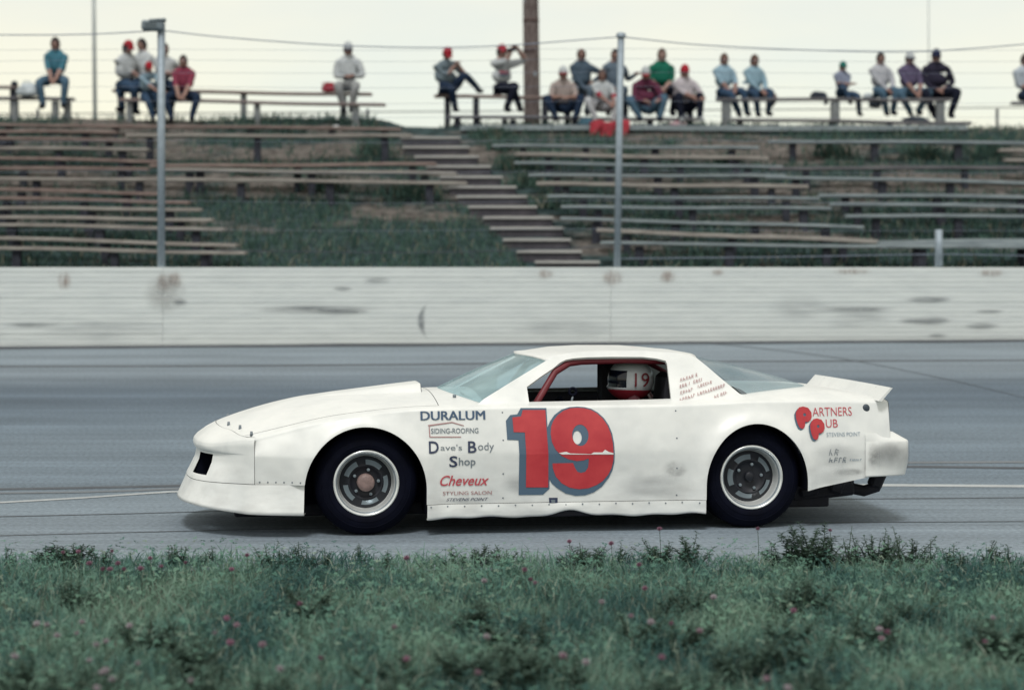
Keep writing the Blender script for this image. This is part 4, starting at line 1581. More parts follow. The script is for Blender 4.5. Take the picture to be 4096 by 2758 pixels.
# wheel housings
for (cu_, cz_, a_, b_) in ARCH:
    for s in (-1, 1):
        V, Fc = [], []
        n = 40
        for k in range(n + 1):
            a = math.pi * k / n
            for (y_, e) in ((0.905, 1.012), (0.50, 1.03), (0.50, 0.0)):
                V.append((cu_ - a_ * e * math.cos(a), s * y_, max(cz_ + b_ * e * math.sin(a), 0.16)))
        for k in range(n):
            for j in range(2):
                q = 3 * k + j
                Fc.append((q, q + 3, q + 4, q + 1))
        # straight drops at both ends
        q0, q1 = len(V), len(V) + 2
        zr = 0.13 if cu_ < 0 else 0.262
        V += [(cu_ - a_ * 1.012, s * 0.905, 0.13), (cu_ - a_ * 1.03, s * 0.50, 0.13), (cu_ + a_ * 1.012, s * 0.905, zr), (cu_ + a_ * 1.03, s * 0.50, zr)]
        Fc += [(0, 1, q0 + 1, q0), (3 * n, 3 * n + 1, q1 + 1, q1), (1, 3 * n + 1, q1 + 1, q0 + 1)]
        obj('wheel_well', pyd('wheel_well', V, Fc), car, M_black)
# under-body: floor boxes set low to block light beneath, axle, fuel cell, tow loop
obj('floor_pan', box_mesh('floor_pan', (-0.1, 0, 0.135), (4.1, 1.02, 0.08), bevel=0.01), car, M_under)
for s_ in (-1, 1):
    obj('side_floor', box_mesh('side_floor', (0.03, s_ * 0.69, 0.135), (1.80, 0.36, 0.06), bevel=0.01), car, M_under)
obj('rear_axle', tube_mesh('rear_axle', [(WB / 2, -0.62, 0.345), (WB / 2, -0.1, 0.345), (WB / 2, 0.0, 0.345), (WB / 2, 0.1, 0.345), (WB / 2, 0.62, 0.345)], [0.04, 0.05, 0.13, 0.05, 0.04], 12), car, M_under)
bm = bmesh.new()
add_box(bm, (1.90, -0.12, 0.27), (0.46, 0.80, 0.24), Matrix.Rotation(-0.10, 4, 'Y'), bevel=0.02)
add_box(bm, (1.66, -0.30, 0.235), (0.18, 0.30, 0.16), bevel=0.02)
obj('fuel_cell', bm_mesh(bm, 'fuel_cell'), car, M_under)
obj('tow_loop', tube_mesh('tow_loop', [(2.03, -0.45, 0.31), (2.10, -0.45, 0.22), (2.22, -0.45, 0.195), (2.31, -0.45, 0.22), (2.345, -0.45, 0.29), (2.30, -0.45, 0.345), (2.14, -0.45, 0.345)], 0.040, 8), car, M_under)
obj('exhaust', tube_mesh('exhaust', [(0.9, -0.5, 0.19), (1.55, -0.48, 0.21), (1.78, -0.46, 0.215), (1.98, -0.46, 0.205)], [0.035, 0.035, 0.05, 0.035], 10), car, M_under)

for c_, z_, a_ in (((2.00, -0.50, 0.235), (0.10, 0.10, 0.10), 0.3), ((1.80, -0.52, 0.205), (0.14, 0.06, 0.07), -0.2), ((2.31, -0.46, 0.275), (0.09, 0.10, 0.12), 0.4)):
    obj('frame_bracket', box_mesh('frame_bracket', c_, z_, Matrix.Rotation(a_, 4, 'Y'), bevel=0.018), car, M_under)

# --- cockpit
inner = [(-0.62, 0.22), (1.05, 0.22), (1.05, 0.835), (-0.62, 0.835)]
bm = bmesh.new()
for s in (-1, 1):
    vs = [bm.verts.new((x, s * 0.775, z)) for x, z in inner]
    bm.faces.new(vs)
vs = [bm.verts.new(p) for p in ((-0.62, -0.775, 0.22), (1.05, -0.775, 0.22), (1.05, 0.775, 0.22), (-0.62, 0.775, 0.22))]
bm.faces.new(vs)
obj('cockpit_tub', bm_mesh(bm, 'cockpit_tub'), car, M_dark)
obj('bulkhead', box_mesh('bulkhead', (1.03, 0, 0.55), (0.03, 1.5, 0.62)), car, M_dark)
obj('dashboard', box_mesh('dashboard', (-0.42, 0, 0.80), (0.30, 1.46, 0.10), bevel=0.03), car, M_dark)
obj('rear_shelf', box_mesh('rear_shelf', (1.22, 0, 0.845), (0.42, 1.36, 0.012)), car, M_dark)
def cage(name, pts, r=0.022):
    return obj(name, tube_mesh(name, pts, r, 10), car, M_cage)
for s in (-1, 1):
    a1 = loc(2135, 1625, -0.70); a2 = loc(2218, 1487, -0.60); a3 = loc(2268, 1452, -0.56)
    cage('cage_bar', [(a1[0], s * 0.72, 0.60), (a1[0], s * 0.715, a1[1]), (a2[0], s * 0.615, a2[1]), (a3[0] + 0.01, s * 0.565, a3[1] + 0.0), (a3[0] + 0.1, s * 0.55, 1.118), (0.5, s * 0.545, 1.125), (0.80, s * 0.545, 1.115)], 0.024)
    cage('cage_bar', [(0.80, s * 0.545, 1.115), (0.82, s * 0.66, 0.84), (0.82, s * 0.68, 0.3)])
    cage('cage_bar', [(0.80, s * 0.50, 1.10), (1.25, s * 0.45, 0.86)], 0.018)
    cage('cage_bar', [(-0.28, s * 0.74, 0.70), (0.3, s * 0.74, 0.70), (0.80, s * 0.70, 0.72)])
    cage('cage_bar', [(-0.16, s * 0.71, 0.84), (-0.02, s * 0.69, 0.70)], 0.016)
cage('cage_bar', [(0.80, -0.55, 1.115), (0.80, 0.55, 1.115)])
cage('cage_bar', [(0.0, -0.56, 1.112), (0.0, 0.56, 1.112)])
cage('cage_bar', [(0.82, -0.66, 0.62), (0.82, 0.66, 0.98)], 0.018)
# seat with high back and head surround
bm = bmesh.new()
add_box(bm, (0.80, -0.36, 0.70), (0.10, 0.40, 0.66), Matrix.Rotation(0.12, 4, 'Y'), bevel=0.035)
add_box(bm, (0.42, -0.36, 0.36), (0.5, 0.46, 0.12), bevel=0.035)
for s in (-1, 1):
    add_box(bm, (0.58, -0.36 + s * 0.24, 0.62), (0.20, 0.05, 0.34), bevel=0.02)
obj('racing_seat', bm_mesh(bm, 'racing_seat'), car, M_dark)
obj('head_surround', box_mesh('head_surround', (0.56, -0.09, 0.96), (0.34, 0.05, 0.34), bevel=0.03), car, M_dark)
obj('net_panel', box_mesh('net_panel', (0.865, -0.60, 0.97), (0.07, 0.03, 0.26), bevel=0.01), car, mat('grey_pad', (0.06, 0.06, 0.075), 0.8))
sw = obj('steering_wheel', None or tube_mesh('steering_wheel', [(0.17 * math.cos(a), 0, 0.17 * math.sin(a)) for a in [2 * math.pi * k / 28 for k in range(29)]], 0.016, 8), car, M_black)
sw.location = (0.02, -0.36, 0.70); sw.rotation_euler = (0.35, 0, math.pi / 2)
obj('steering_column', tube_mesh('steering_column', [(0.03, -0.36, 0.70), (-0.4, -0.36, 0.62)], 0.02, 8), car, M_dark)
mu_, mz_ = loc(2291, 1566, -0.62)
mr_ = empty('door_mirror', (mu_, -0.62, mz_), 0, car)
rg = obj('mirror_ring', tube_mesh('mirror_ring', [(0.024 * math.cos(a), 0, 0.024 * math.sin(a)) for a in [2 * math.pi * k / 20 for k in range(21)]], 0.010, 8), mr_, M_black)
obj('mirror_stem', tube_mesh('mirror_stem', [(0, 0, -0.03), (-0.015, 0.005, -0.10)], 0.007, 8), mr_, M_greyl)

# --- lettering and numbers on the near side
def on_side(u, z, lift=0.004):
    return Vector((u, -(side_half(u, z) + lift), z))
def px_poly(name, loops, material, parent, lift, yl=-0.93):
    L2 = [[loc(x, y, yl) for (x, y) in L] for L in loops]
    cu = bpy.data.curves.new(name, 'CURVE')
    cu.dimensions = '2D'; cu.fill_mode = 'BOTH'
    for L in L2:
        s_ = cu.splines.new('POLY'); s_.points.add(len(L) - 1)
        for p, q in zip(s_.points, L): p.co = (q[0], q[1], 0, 1)
        s_.use_cyclic_u = True
    to = bpy.data.objects.new('tmp', cu); COL.objects.link(to)
    me0 = bpy.data.meshes.new_from_object(to)
    bpy.data.objects.remove(to, do_unlink=True)
    me = remap(me0, name, lambda u, z: on_side(u, z, lift), np.arange(-1, 2.3, 0.1), list(np.arange(0.2, 0.84, 0.06)) + [ZC])
    return obj(name, me, parent, material)
def zz(x, y):      # zoom pixel of the number -> photo pixel
    return (1980 + x * 520 / 1941, 1600 + y * 420 / 1568)
def ell(cx_, cy_, rx, ry, a0=0, a1=360, n=28):
    return [(cx_ + rx * math.cos(math.radians(a0 + (a1 - a0) * k / n)), cy_ + ry * math.sin(math.radians(a0 + (a1 - a0) * k / n))) for k in range(n + (0 if abs(a1 - a0) == 360 else 1))]
one = [(430, 150), (768, 150), (775, 430), (795, 800), (798, 1300), (465, 1300), (465, 800), (450, 480), (283, 476), (270, 260), (400, 245)]
nine_o = [(1250, 118), (1350, 125), (1450, 150), (1540, 200), (1620, 275), (1690, 380), (1735, 500), (1760, 640), (1768, 800), (1765, 900), (1740, 1010), (1690, 1110), (1610, 1205), (1520, 1265), (1400, 1312), (1260, 1328), (1120, 1305), (1000, 1240), (910, 1140), (865, 1020), (858, 940), (1165, 935), (1195, 1010), (1230, 1065), (1285, 1085), (1350, 1065), (1390, 1000), (1400, 900), (1395, 865), (1320, 895), (1220, 905), (1100, 880), (990, 825), (900, 730), (850, 620), (835, 500), (845, 400), (880, 310), (950, 225), (1040, 160), (1140, 125)]
nine_h = ell(1278, 522, 122, 158)
one_s = [(400, 122), (785, 122), (792, 420), (812, 800), (818, 1320), (720, 1412), (358, 1415), (362, 800), (352, 596), (185, 590), (172, 310), (240, 225), (345, 215)]
nine_s = [(1250, 100), (1360, 108), (1460, 135), (1555, 190), (1640, 270), (1708, 375), (1755, 500), (1778, 640), (1786, 800), (1782, 920), (1755, 1040), (1705, 1150), (1600, 1290), (1480, 1375), (1350, 1420), (1210, 1428), (1060, 1392), (930, 1310), (850, 1240), (800, 1150), (790, 900), (800, 700), (775, 560), (785, 420), (830, 320), (900, 225), (1010, 145), (1130, 108)]
nine_sh = ell(1232, 555, 66, 100)
px_poly('number_shadow', [[zz(*p) for p in one_s]], M_shadow, DOOR, 0.0035)
px_poly('number_shadow', [[zz(*p) for p in nine_s], [zz(*p) for p in nine_sh]], M_shadow, DOOR, 0.0045)
px_poly('race_number', [[zz(*p) for p in one]], M_red, DOOR, 0.0065)
px_poly('race_number', [[zz(*p) for p in nine_o], [zz(*p) for p in nine_h]], M_red, DOOR, 0.0065)
# paint scraped off along the crease
px_poly('scrape', [[zz(*p) for p in [(950, 785), (1060, 765), (1120, 790), (1300, 795), (1430, 800), (1470, 775), (1600, 775), (1640, 735), (1700, 770), (1765, 785), (1765, 806), (1500, 806), (1200, 806), (1000, 806)]]], M_paint, DOOR, 0.009)

def text_mesh(body, x0, y0, x1, y1, material, parent, yl=-0.93, bold=0.0, shear=0.0, lift=0.0045, name='lettering', rot=0.0, fn=None):
    "lettering fitted to a photo box (x0,y0)-(x1,y1): top-left, bottom-right"
    cu = bpy.data.curves.new(name, 'FONT')
    cu.body = body
    cu.offset = bold
    cu.shear = shear
    cu.resolution_u = 3
    to = bpy.data.objects.new('tmp', cu); COL.objects.link(to)
    me0 = bpy.data.meshes.new_from_object(to)
    bpy.data.objects.remove(to, do_unlink=True)
    co = np.array([v.co[:] for v in me0.vertices])
    mn, mxx = co.min(0), co.max(0)
    ua, za = loc(x0, y1, yl)
    ub, zb = loc(x1, y0, yl)
    sx, sz = (ub - ua) / (mxx[0] - mn[0]), (zb - za) / (mxx[1] - mn[1])
    for v in me0.vertices:
        a = (v.co.x - mn[0]) * sx
        v.co = (ua + a, za + (v.co.y - mn[1]) * sz + rot * a, 0)
    me = remap(me0, name, fn or (lambda u, z: on_side(u, z, lift)), np.arange(-1.1, 2.3, 0.08), list(np.arange(0.2, 0.84, 0.06)) + [ZC])
    return obj(name, me, parent, material)
text_mesh('DURALUM', 1684, 1643, 1941, 1681, M_blue, FENDER)
text_mesh('DURALUM', 1687, 1643, 1944, 1681, M_blue, FENDER, lift=0.0055)
text_mesh('SIDING-ROOFING', 1725, 1711, 1915, 1734, M_greyl, FENDER, bold=0.01)
px_poly('house_mark', [[(1712, 1700), (1810, 1687), (1858, 1701), (1857, 1704), (1810, 1691), (1720, 1704), (1722, 1745), (1845, 1745), (1845, 1748.5), (1718, 1748.5), (1716, 1704)]], M_redf, FENDER, 0.0045)
text_mesh('D', 1715, 1763, 1755, 1812, M_navy, FENDER, bold=0.015)
text_mesh('ave\'s', 1762, 1776, 1848, 1800, M_greyl, FENDER)
text_mesh('B', 1872, 1763, 1906, 1810, M_navy, FENDER, bold=0.015)
text_mesh('ody', 1912, 1768, 1976, 1809, M_greyl, FENDER)
text_mesh('S', 1797, 1822, 1830, 1867, M_navy, FENDER, bold=0.015)
text_mesh('hop', 1835, 1828, 1902, 1870, M_greyl, FENDER, bold=0.01)
text_mesh('Cheveux', 1760, 1898, 1957, 1943, M_redl, FENDER, bold=0.012, shear=0.35)
text_mesh('STYLING SALON', 1772, 1962, 1968, 1980, M_redf, FENDER, bold=0.005)
text_mesh('STEVENS POINT', 1786, 1989, 1955, 2004, M_navy, FENDER, bold=0.0, shear=0.4)
# emblem of two bubble Ps with their shadow, and the pub's name
def bubP(x, y, w, h):
    "fat letter P outline (photo px) with top-left x,y"
    o = [(x + w * 0.10, y + h * 0.18), (x + w * 0.25, y + h * 0.04), (x + w * 0.5, y), (x + w * 0.8, y + h * 0.06), (x + w * 0.98, y + h * 0.25), (x + w, y + h * 0.45), (x + w * 0.9, y + h * 0.62), (x + w * 0.72, y + h * 0.70), (x + w * 0.58, y + h * 0.68), (x + w * 0.55, y + h * 0.85), (x + w * 0.48, y + h * 0.97), (x + w * 0.34, y + h), (x + w * 0.2, y + h * 0.94), (x + w * 0.1, y + h * 0.78), (x + w * 0.02, y + h * 0.5), (x + w * 0.02, y + h * 0.3)]
    return [o, ell(x + w * 0.56, y + h * 0.37, w * 0.09, h * 0.075, n=12)]
for (x, y, w, h, dl) in ((3182, 1625, 66, 88, 0.0), (3238, 1672, 60, 85, 0.002)):
    px_poly('emblem_shadow', [bubP(x - 6, y + 6, w, h)[0]], M_shadow, QUARTER, 0.004 + dl, -0.9)
    px_poly('emblem', bubP(x, y, w, h), M_red, QUARTER, 0.007 + dl, -0.9)
text_mesh('ARTNERS', 3252, 1628, 3414, 1664, M_redl, QUARTER, yl=-0.9, bold=-0.005)
text_mesh('UB', 3304, 1676, 3353, 1709, M_redl, QUARTER, yl=-0.9)
text_mesh('STEVENS POINT', 3305, 1727, 3444, 1745, M_paleb, QUARTER, yl=-0.9)
def scribble(name, x0, y0, x1, y1, material, parent, fn, yl, seed, rise=0.0, th=2.2):
    "hand lettering too blurred to read: letter-sized pen strokes in a photo box"
    r = random.Random(seed)
    h = y1 - y0
    V, Fc = [], []
    def stroke(ax, ay, bx_, by_):
        d = Vector((bx_ - ax, by_ - ay)); n_ = Vector((-d.y, d.x)).normalized() * th / 2
        q = len(V)
        for (x, y) in ((ax - n_.x, ay - n_.y), (ax + n_.x, ay + n_.y), (bx_ + n_.x, by_ + n_.y), (bx_ - n_.x, by_ - n_.y)):
            u, z = loc(x, y, yl)
            V.append(fn(u, z))
        Fc.append((q, q + 1, q + 2, q + 3))
    x = x0
    while x < x1 - h * 0.5:
        w = h * r.uniform(0.5, 0.75)
        yo = -rise * (x - x0)
        a, b_, c = (x, y1 + yo), (x + w * 0.4 + h * 0.25, y0 + yo), (x + w * 0.9, y1 + yo)
        stroke(*a, x + h * 0.25, y0 + yo)
        if r.random() < 0.7: stroke(x + h * 0.25, y0 + yo, x + w + h * 0.1, y0 + yo + h * 0.3 * r.random())
        if r.random() < 0.7: stroke(x + h * 0.12, y0 + h * 0.5 + yo, x + w, y0 + h * 0.5 + yo)
        if r.random() < 0.6: stroke(x + w * 0.5, y0 + h * 0.5 + yo, *c)
        x += w + h * 0.28
        if r.random() < 0.12: x += h * 0.5
    return obj(name, pyd(name, V, Fc), parent, material)
sf = lambda u, z: on_side(u, z, 0.0045)
scribble('lettering', 3314, 1794, 3366, 1820, M_greyl, QUARTER, sf, -0.9, 1)
scribble('lettering', 3314, 1828, 3398, 1848, M_greyl, QUARTER, sf, -0.9, 2, th=3)
scribble('lettering', 3400, 1834, 3452, 1842, M_paleb, QUARTER, sf, -0.9, 3)
# slanting crew names on the sail panel
def on_cab(u, z, lift=0.010):
    return Vector((u, -(gy(z) + 0.006 * math.sin((u + .5) * 2) + lift), z))
for k_, (x0, y0, x1, y1) in enumerate([(2720, 1512, 2800, 1524), (2714, 1537, 2816, 1549), (2712, 1562, 2765, 1574), (2786, 1537, 2852, 1548), (2706, 1588, 2775, 1600), (2780, 1566, 2895, 1578)]):
    scribble('lettering', x0, y0, x1, y1, M_redf, CAB, on_cab, -0.70, 20 + k_, rise=0.30, th=2.0)
scribble('lettering', 2846, 1577, 2908, 1588, M_redf, CAB, on_cab, -0.70, 40, rise=0.34, th=2.0)
# rivets along the rocker seam and the bottom of the fender
rv = lathe('rivet', [(0.0055, 0.0), (0.0045, -0.003), (0.0, -0.0042)], 8)
rv.materials.append(M_greyl)
for k_ in range(17):
    u_ = -0.88 + 1.80 * k_ / 16
    obj('rivet', rv, ROCK).location = (u_, -(side_half(u_, 0.19) + 0.008), 0.190 + 0.002 * math.sin(k_ * 3))
for k_ in range(6):
    u_ = -1.99 + 0.052 * k_
    obj('rivet', rv, FENDER).location = (u_, -side_half(u_, 0.36) - 0.001, 0.362)
for (u_, z_) in [(-0.40, 0.80), (-0.40, 0.62), (-0.40, 0.40), (-0.40, 0.24), (0.77, 0.80), (0.77, 0.62), (0.77, 0.42), (0.77, 0.24)]:
    obj('rivet', rv, DOOR).location = (u_, -side_half(u_, z_) - 0.001, z_)
# small black decal near the rocker, scuffs and grime
px_poly('decal', [[(2197, 1990), (2232, 1990), (2232, 2022), (2200, 2024)]], M_navy, DOOR, 0.005)
px_poly('decal_mark', [[(2205, 1998), (2222, 1998), (2222, 2010), (2208, 2012)]], M_greyl, DOOR, 0.007)
M_grime = stain_mat('road_grime', (0.26, 0.27, 0.28), 0.66, 7, (0.35, 1, 1.5), soft=0.3, opacity=0.3)
M_scuff = stain_mat('black_scuff', (0.06, 0.06, 0.07), 0.66, 12, (1, 1, 2), soft=0.25, opacity=0.42, seed=2)
def car_stain(nm, x0, y0, x1, y1, material, parent, yl=-0.92):
    a0, b1 = loc(x0, y0, yl); a1, b0 = loc(x1, y1, yl)
    return stain_patch(nm, lambda a, b: on_side(a, b, 0.003), a0, a1, b0, b1, material, parent)
car_stain('scuff', 2640, 1830, 2760, 1920, M_scuff, DOOR)
car_stain('scuff', 2700, 1800, 2780, 1880, M_scuff, QUARTER) if False else None
car_stain('grime', 2440, 1880, 2800, 2010, M_grime, DOOR)
car_stain('grime', 1990, 1870, 2200, 2015, M_grime, DOOR)
car_stain('grime', 1720, 1985, 1990, 2018, M_grime, FENDER)
car_stain('grime', 3235, 1860, 3480, 1955, M_grime, QUARTER)
car_stain('scuff', 3330, 1870, 3480, 1905, M_scuff, QUARTER)
car_stain('grime', 3240, 1760, 3470, 1880, M_grime, QUARTER)
def on_bump(t, z):
    c = plan_r(t)
    d = plan_r(min(1, t + .01)) - plan_r(max(-1, t - .01))
    n_ = Vector((d.y, -d.x, 0)).normalized()
    if n_.x < 0 and abs(t) < 0.9 or n_.y * t < 0: n_ = -n_
    return c + n_ * 0.0115 + Vector((0, 0, z))
stain_patch('grime', on_bump, -1.0, -0.60, 0.36, 0.60, stain_mat('bumper_grime', (0.2, 0.2, 0.2), 0.8, 6, (1, 1, 1), soft=0.3, opacity=0.6), RB, 20, 10)
stain_patch('scuff', on_bump, -1.0, -0.86, 0.36, 0.60, M_scuff, RB, 12, 10)

# ================================================================ PEOPLE
def M_cloth(name, c, v=0.18):
    return mat(name, c, 0.9, spec=0.2, vary=v, scale=9)
CL = {}
def cloth(key, c=None):
    if key not in CL:
        CL[key] = M_cloth(key, c)
    return CL[key]
for k, c in {'teal': (.075, .22, .28), 'white_shirt': (.62, .62, .60), 'grey_green': (.22, .27, .29), 'plaid_tan': (.32, .27, .24), 'slate': (.085, .12, .155),
             'greyblue': (.15, .19, .23), 'green': (.012, .155, .095), 'pinkwhite': (.60, .52, .52), 'lightblue': (.36, .50, .57), 'paleblue': (.33, .47, .53),
             'greytee': (.30, .32, .40), 'sweat': (.56, .54, .55), 'purple': (.14, .11, .18), 'jacket': (.032, .028, .05), 'offwhite': (.52, .55, .58), 'kidblue': (.33, .44, .50),
             'jeans': (.045, .085, .145), 'jeans_light': (.09, .16, .22), 'jeans_dark': (.018, .035, .07), 'black_pants': (.010, .013, .028), 'pale_pants': (.42, .41, .39), 'white_pants': (.55, .53, .52),
             'shoe_dark': (.02, .02, .03), 'shoe_white': (.5, .5, .48), 'red_cap': (.50, .03, .045), 'white_cap': (.65, .65, .63), 'green_cap': (.03, .20, .16), 'navy_cap': (.03, .035, .08), 'maroon': (.14, .03, .05), 'red_shirt': (.42, .045, .07), 'race_suit': (.10, .03, .035)}.items():
    cloth(k, c)
def striped(name, c1, c2, scale):
    m = mat(name, c1, 0.9, spec=0.2)
    nt = m.node_tree
    tc = nt.nodes.new('ShaderNodeTexCoord'); w = nt.nodes.new('ShaderNodeTexWave')
    w.bands_direction = 'Z'; w.inputs['Scale'].default_value = scale; w.inputs['Distortion'].default_value = 0.6
    r = nt.nodes.new('ShaderNodeValToRGB'); r.color_ramp.interpolation = 'CONSTANT'
    r.color_ramp.elements[0].color = (*c1, 1); r.color_ramp.elements[1].position = 0.5; r.color_ramp.elements[1].color = (*c2, 1)
    nt.links.new(tc.outputs['Object'], w.inputs['Vector']); nt.links.new(w.outputs['Color'], r.inputs['Fac'])
    nt.links.new(r.outputs['Color'], nt.nodes['Principled BSDF'].inputs['Base Color'])
    return m
CL['stripe'] = striped('striped_shirt', (.34, .05, .075), (.03, .022, .055), 4.5)
CL['plaid_red'] = striped('plaid_shirt', (.13, .025, .045), (.05, .02, .05), 9)
CL['plaid_tan'] = striped('check_shirt', (.36, .31, .29), (.20, .17, .17), 11)
SKIN = [mat('skin_a', (.42, .235, .18), 0.6, vary=.1), mat('skin_b', (.36, .19, .145), 0.6, vary=.1), mat('skin_c', (.50, .30, .24), 0.6, vary=.1)]
M_eye = mat('eye_dark', (.03, .02, .02), 0.4)
M_lip = mat('lip', (.30, .11, .10), 0.6)
HAIR = {'brown': mat('brown_hair', (.055, .03, .025), 0.7, vary=.3, scale=30), 'black': mat('black_hair', (.018, .012, .016), 0.7, vary=.3, scale=30), 'auburn': mat('auburn_hair', (.10, .045, .03), 0.7, vary=.3, scale=30), 'fair': mat('greying_hair', (.16, .11, .085), 0.7, vary=.3, scale=30)}

def ik(A, T, l1, l2, pole):
    d = T - A
    L = max(1e-4, min(d.length, (l1 + l2) * 0.995))
    d = d.normalized()
    T2 = A + d * L
    x = (l1 * l1 - l2 * l2 + L * L) / (2 * L)
    h = math.sqrt(max(0.0, l1 * l1 - x * x))
    p = pole - d * pole.dot(d)
    p = p.normalized() if p.length > 1e-5 else Vector((0, 0, 1))
    return A + d * x + p * h, T2

def head_mesh(s, skin_idx=0):
    "head with brow, nose, chin, ears; centre at origin, faces -Y"
    bm = bmesh.new()
    nu_, nv_ = 24, 18
    rows = []
    for i in range(nv_ + 1):
        th = math.pi * i / nv_
        row = []
        for j in range(nu_):
            ph = 2 * math.pi * j / nu_
            x, y, z = math.sin(th) * math.sin(ph), -math.sin(th) * math.cos(ph), math.cos(th)
            X, Y, Z = x * 0.074, y * 0.092, z * 0.115
            if z < 0:                                   # narrow jaw
                X *= 1 - 0.32 * (-z) ** 1.4
                if y > 0: Y *= 1 - 0.35 * (-z)
            f = max(0.0, -y)
            nose_ = math.exp(-((x / 0.20) ** 2)) * math.exp(-(((z + 0.16) / 0.20) ** 2)) * f
            Y -= 0.026 * nose_
            brow = math.exp(-(((z - 0.14) / 0.10) ** 2)) * f * (1 if abs(x) < .75 else 0)
            Y -= 0.006 * brow
            socket = (math.exp(-(((abs(x) - 0.38) / 0.17) ** 2)) * math.exp(-(((z - 0.0) / 0.10) ** 2))) * f
            Y += 0.012 * socket
            chin = math.exp(-((x / 0.35) ** 2)) * math.exp(-(((z + 0.82) / 0.16) ** 2)) * f
            Y -= 0.012 * chin
            ear = math.exp(-(((abs(x) - 0.98) / 0.10) ** 2)) * math.exp(-(((z + 0.02) / 0.22) ** 2)) * math.exp(-(((y - 0.1) / 0.16) ** 2))
            X += math.copysign(0.016, x) * ear
            row.append(bm.verts.new((X * s, Y * s, Z * s)))
        rows.append(row)
    for i in range(nv_):
        for j in range(nu_):
            try:
                bm.faces.new((rows[i][j], rows[i + 1][j], rows[i + 1][(j + 1) % nu_], rows[i][(j + 1) % nu_]))
            except ValueError:
                pass
    bmesh.ops.remove_doubles(bm, verts=bm.verts, dist=1e-4)
    bmesh.ops.recalc_face_normals(bm, faces=bm.faces)
    for f in bm.faces:
        c = f.calc_center_median() / s
        x, z = c.x / 0.074, c.z / 0.115
        f.material_index = 0
        if c.y < -0.05:
            if abs(abs(x) - 0.40) < 0.17 and abs(z - 0.0) < 0.10: f.material_index = 1
            elif abs(x) < 0.30 and abs(z + 0.50) < 0.07: f.material_index = 2
        f.smooth = True
    return bm

def hair_mesh(s, style):
    bm = bmesh.new()
    nu_, nv_ = 22, 11
    rows = []
    long_ = {'short': 0.0, 'full': 0.35, 'bald': -0.1}[style]
    for i in range(nv_ + 1):
        row = []
        for j in range(nu_):
            ph = 2 * math.pi * j / nu_
            f = -math.cos(ph)                      # -1 at the face
            low = 0.50 * math.pi + (0.20 + 0.25 * long_) * math.pi * smooth01(-0.55, 0.3, f) - 0.17 * math.pi * (1 - smooth01(-0.9, -0.45, f))
            th0 = 0.0 if style != 'bald' else 0.28 * math.pi
            th = th0 + (low - th0) * i / nv_
            k = 1.13 + 0.14 * max(0, long_) + 0.035 * noise.noise(Vector((ph * 2.2, th * 4, s * 31)))
            row.append(bm.verts.new((math.sin(th) * math.sin(ph) * 0.074 * k * s, -math.sin(th) * math.cos(ph) * 0.092 * k * s, (math.cos(th) * 0.115 * k + 0.004) * s)))
        rows.append(row)
    for i in range(nv_):
        for j in range(nu_):
            try:
                bm.faces.new((rows[i][j], rows[i + 1][j], rows[i + 1][(j + 1) % nu_], rows[i][(j + 1) % nu_]))
            except ValueError:
                pass
    bmesh.ops.remove_doubles(bm, verts=bm.verts, dist=1e-4)
    bmesh.ops.recalc_face_normals(bm, faces=bm.faces)
    return bm_mesh(bm, 'hair', True)

def cap_mesh(s, tall=1.0):
    "baseball cap: panelled crown, button, curved brim (material 1)"
    bm = bmesh.new()
    nu_, nv_ = 24, 7
    rows = []
    for i in range(nv_ + 1):
        th = (math.pi * 0.52) * i / nv_
        row = []
        for j in range(nu_):
            ph = 2 * math.pi * j / nu_
            k = 1.13
            row.append(bm.verts.new((math.sin(th) * math.sin(ph) * 0.075 * k * s, -math.sin(th) * math.cos(ph) * 0.093 * k * s, (math.cos(th) * 0.118 * tall + 0.022) * s)))
        rows.append(row)
    for i in range(nv_):
        for j in range(nu_):
            try: bm.faces.new((rows[i][j], rows[i + 1][j], rows[i + 1][(j + 1) % nu_], rows[i][(j + 1) % nu_]))
            except ValueError: pass
    nc = len(bm.faces)
    prev = None
    for k in range(9):
        a = -1 + 2 * k / 8
        ph = a * 1.15
        bx_, by_ = math.sin(ph) * 0.084 * s, -math.cos(ph) * 0.104 * s
        o = (bx_, by_, 0.018 * s)
        t_ = (bx_ * 0.92, by_ - 0.068 * s * math.cos(a * 1.45), (0.006 - 0.016 * a * a) * s)
        q = [bm.verts.new(o), bm.verts.new(t_), bm.verts.new((t_[0], t_[1], t_[2] - 0.006 * s)), bm.verts.new((o[0], o[1], o[2] - 0.006 * s))]
        if prev:
            for e in range(4):
                f = bm.faces.new((prev[e], q[e], q[(e + 1) % 4], prev[(e + 1) % 4])); f.material_index = 1
        prev = q
    bmesh.ops.remove_doubles(bm, verts=bm.verts, dist=1e-4)
    bmesh.ops.recalc_face_normals(bm, faces=bm.faces)
    return bm_mesh(bm, 'cap', True)

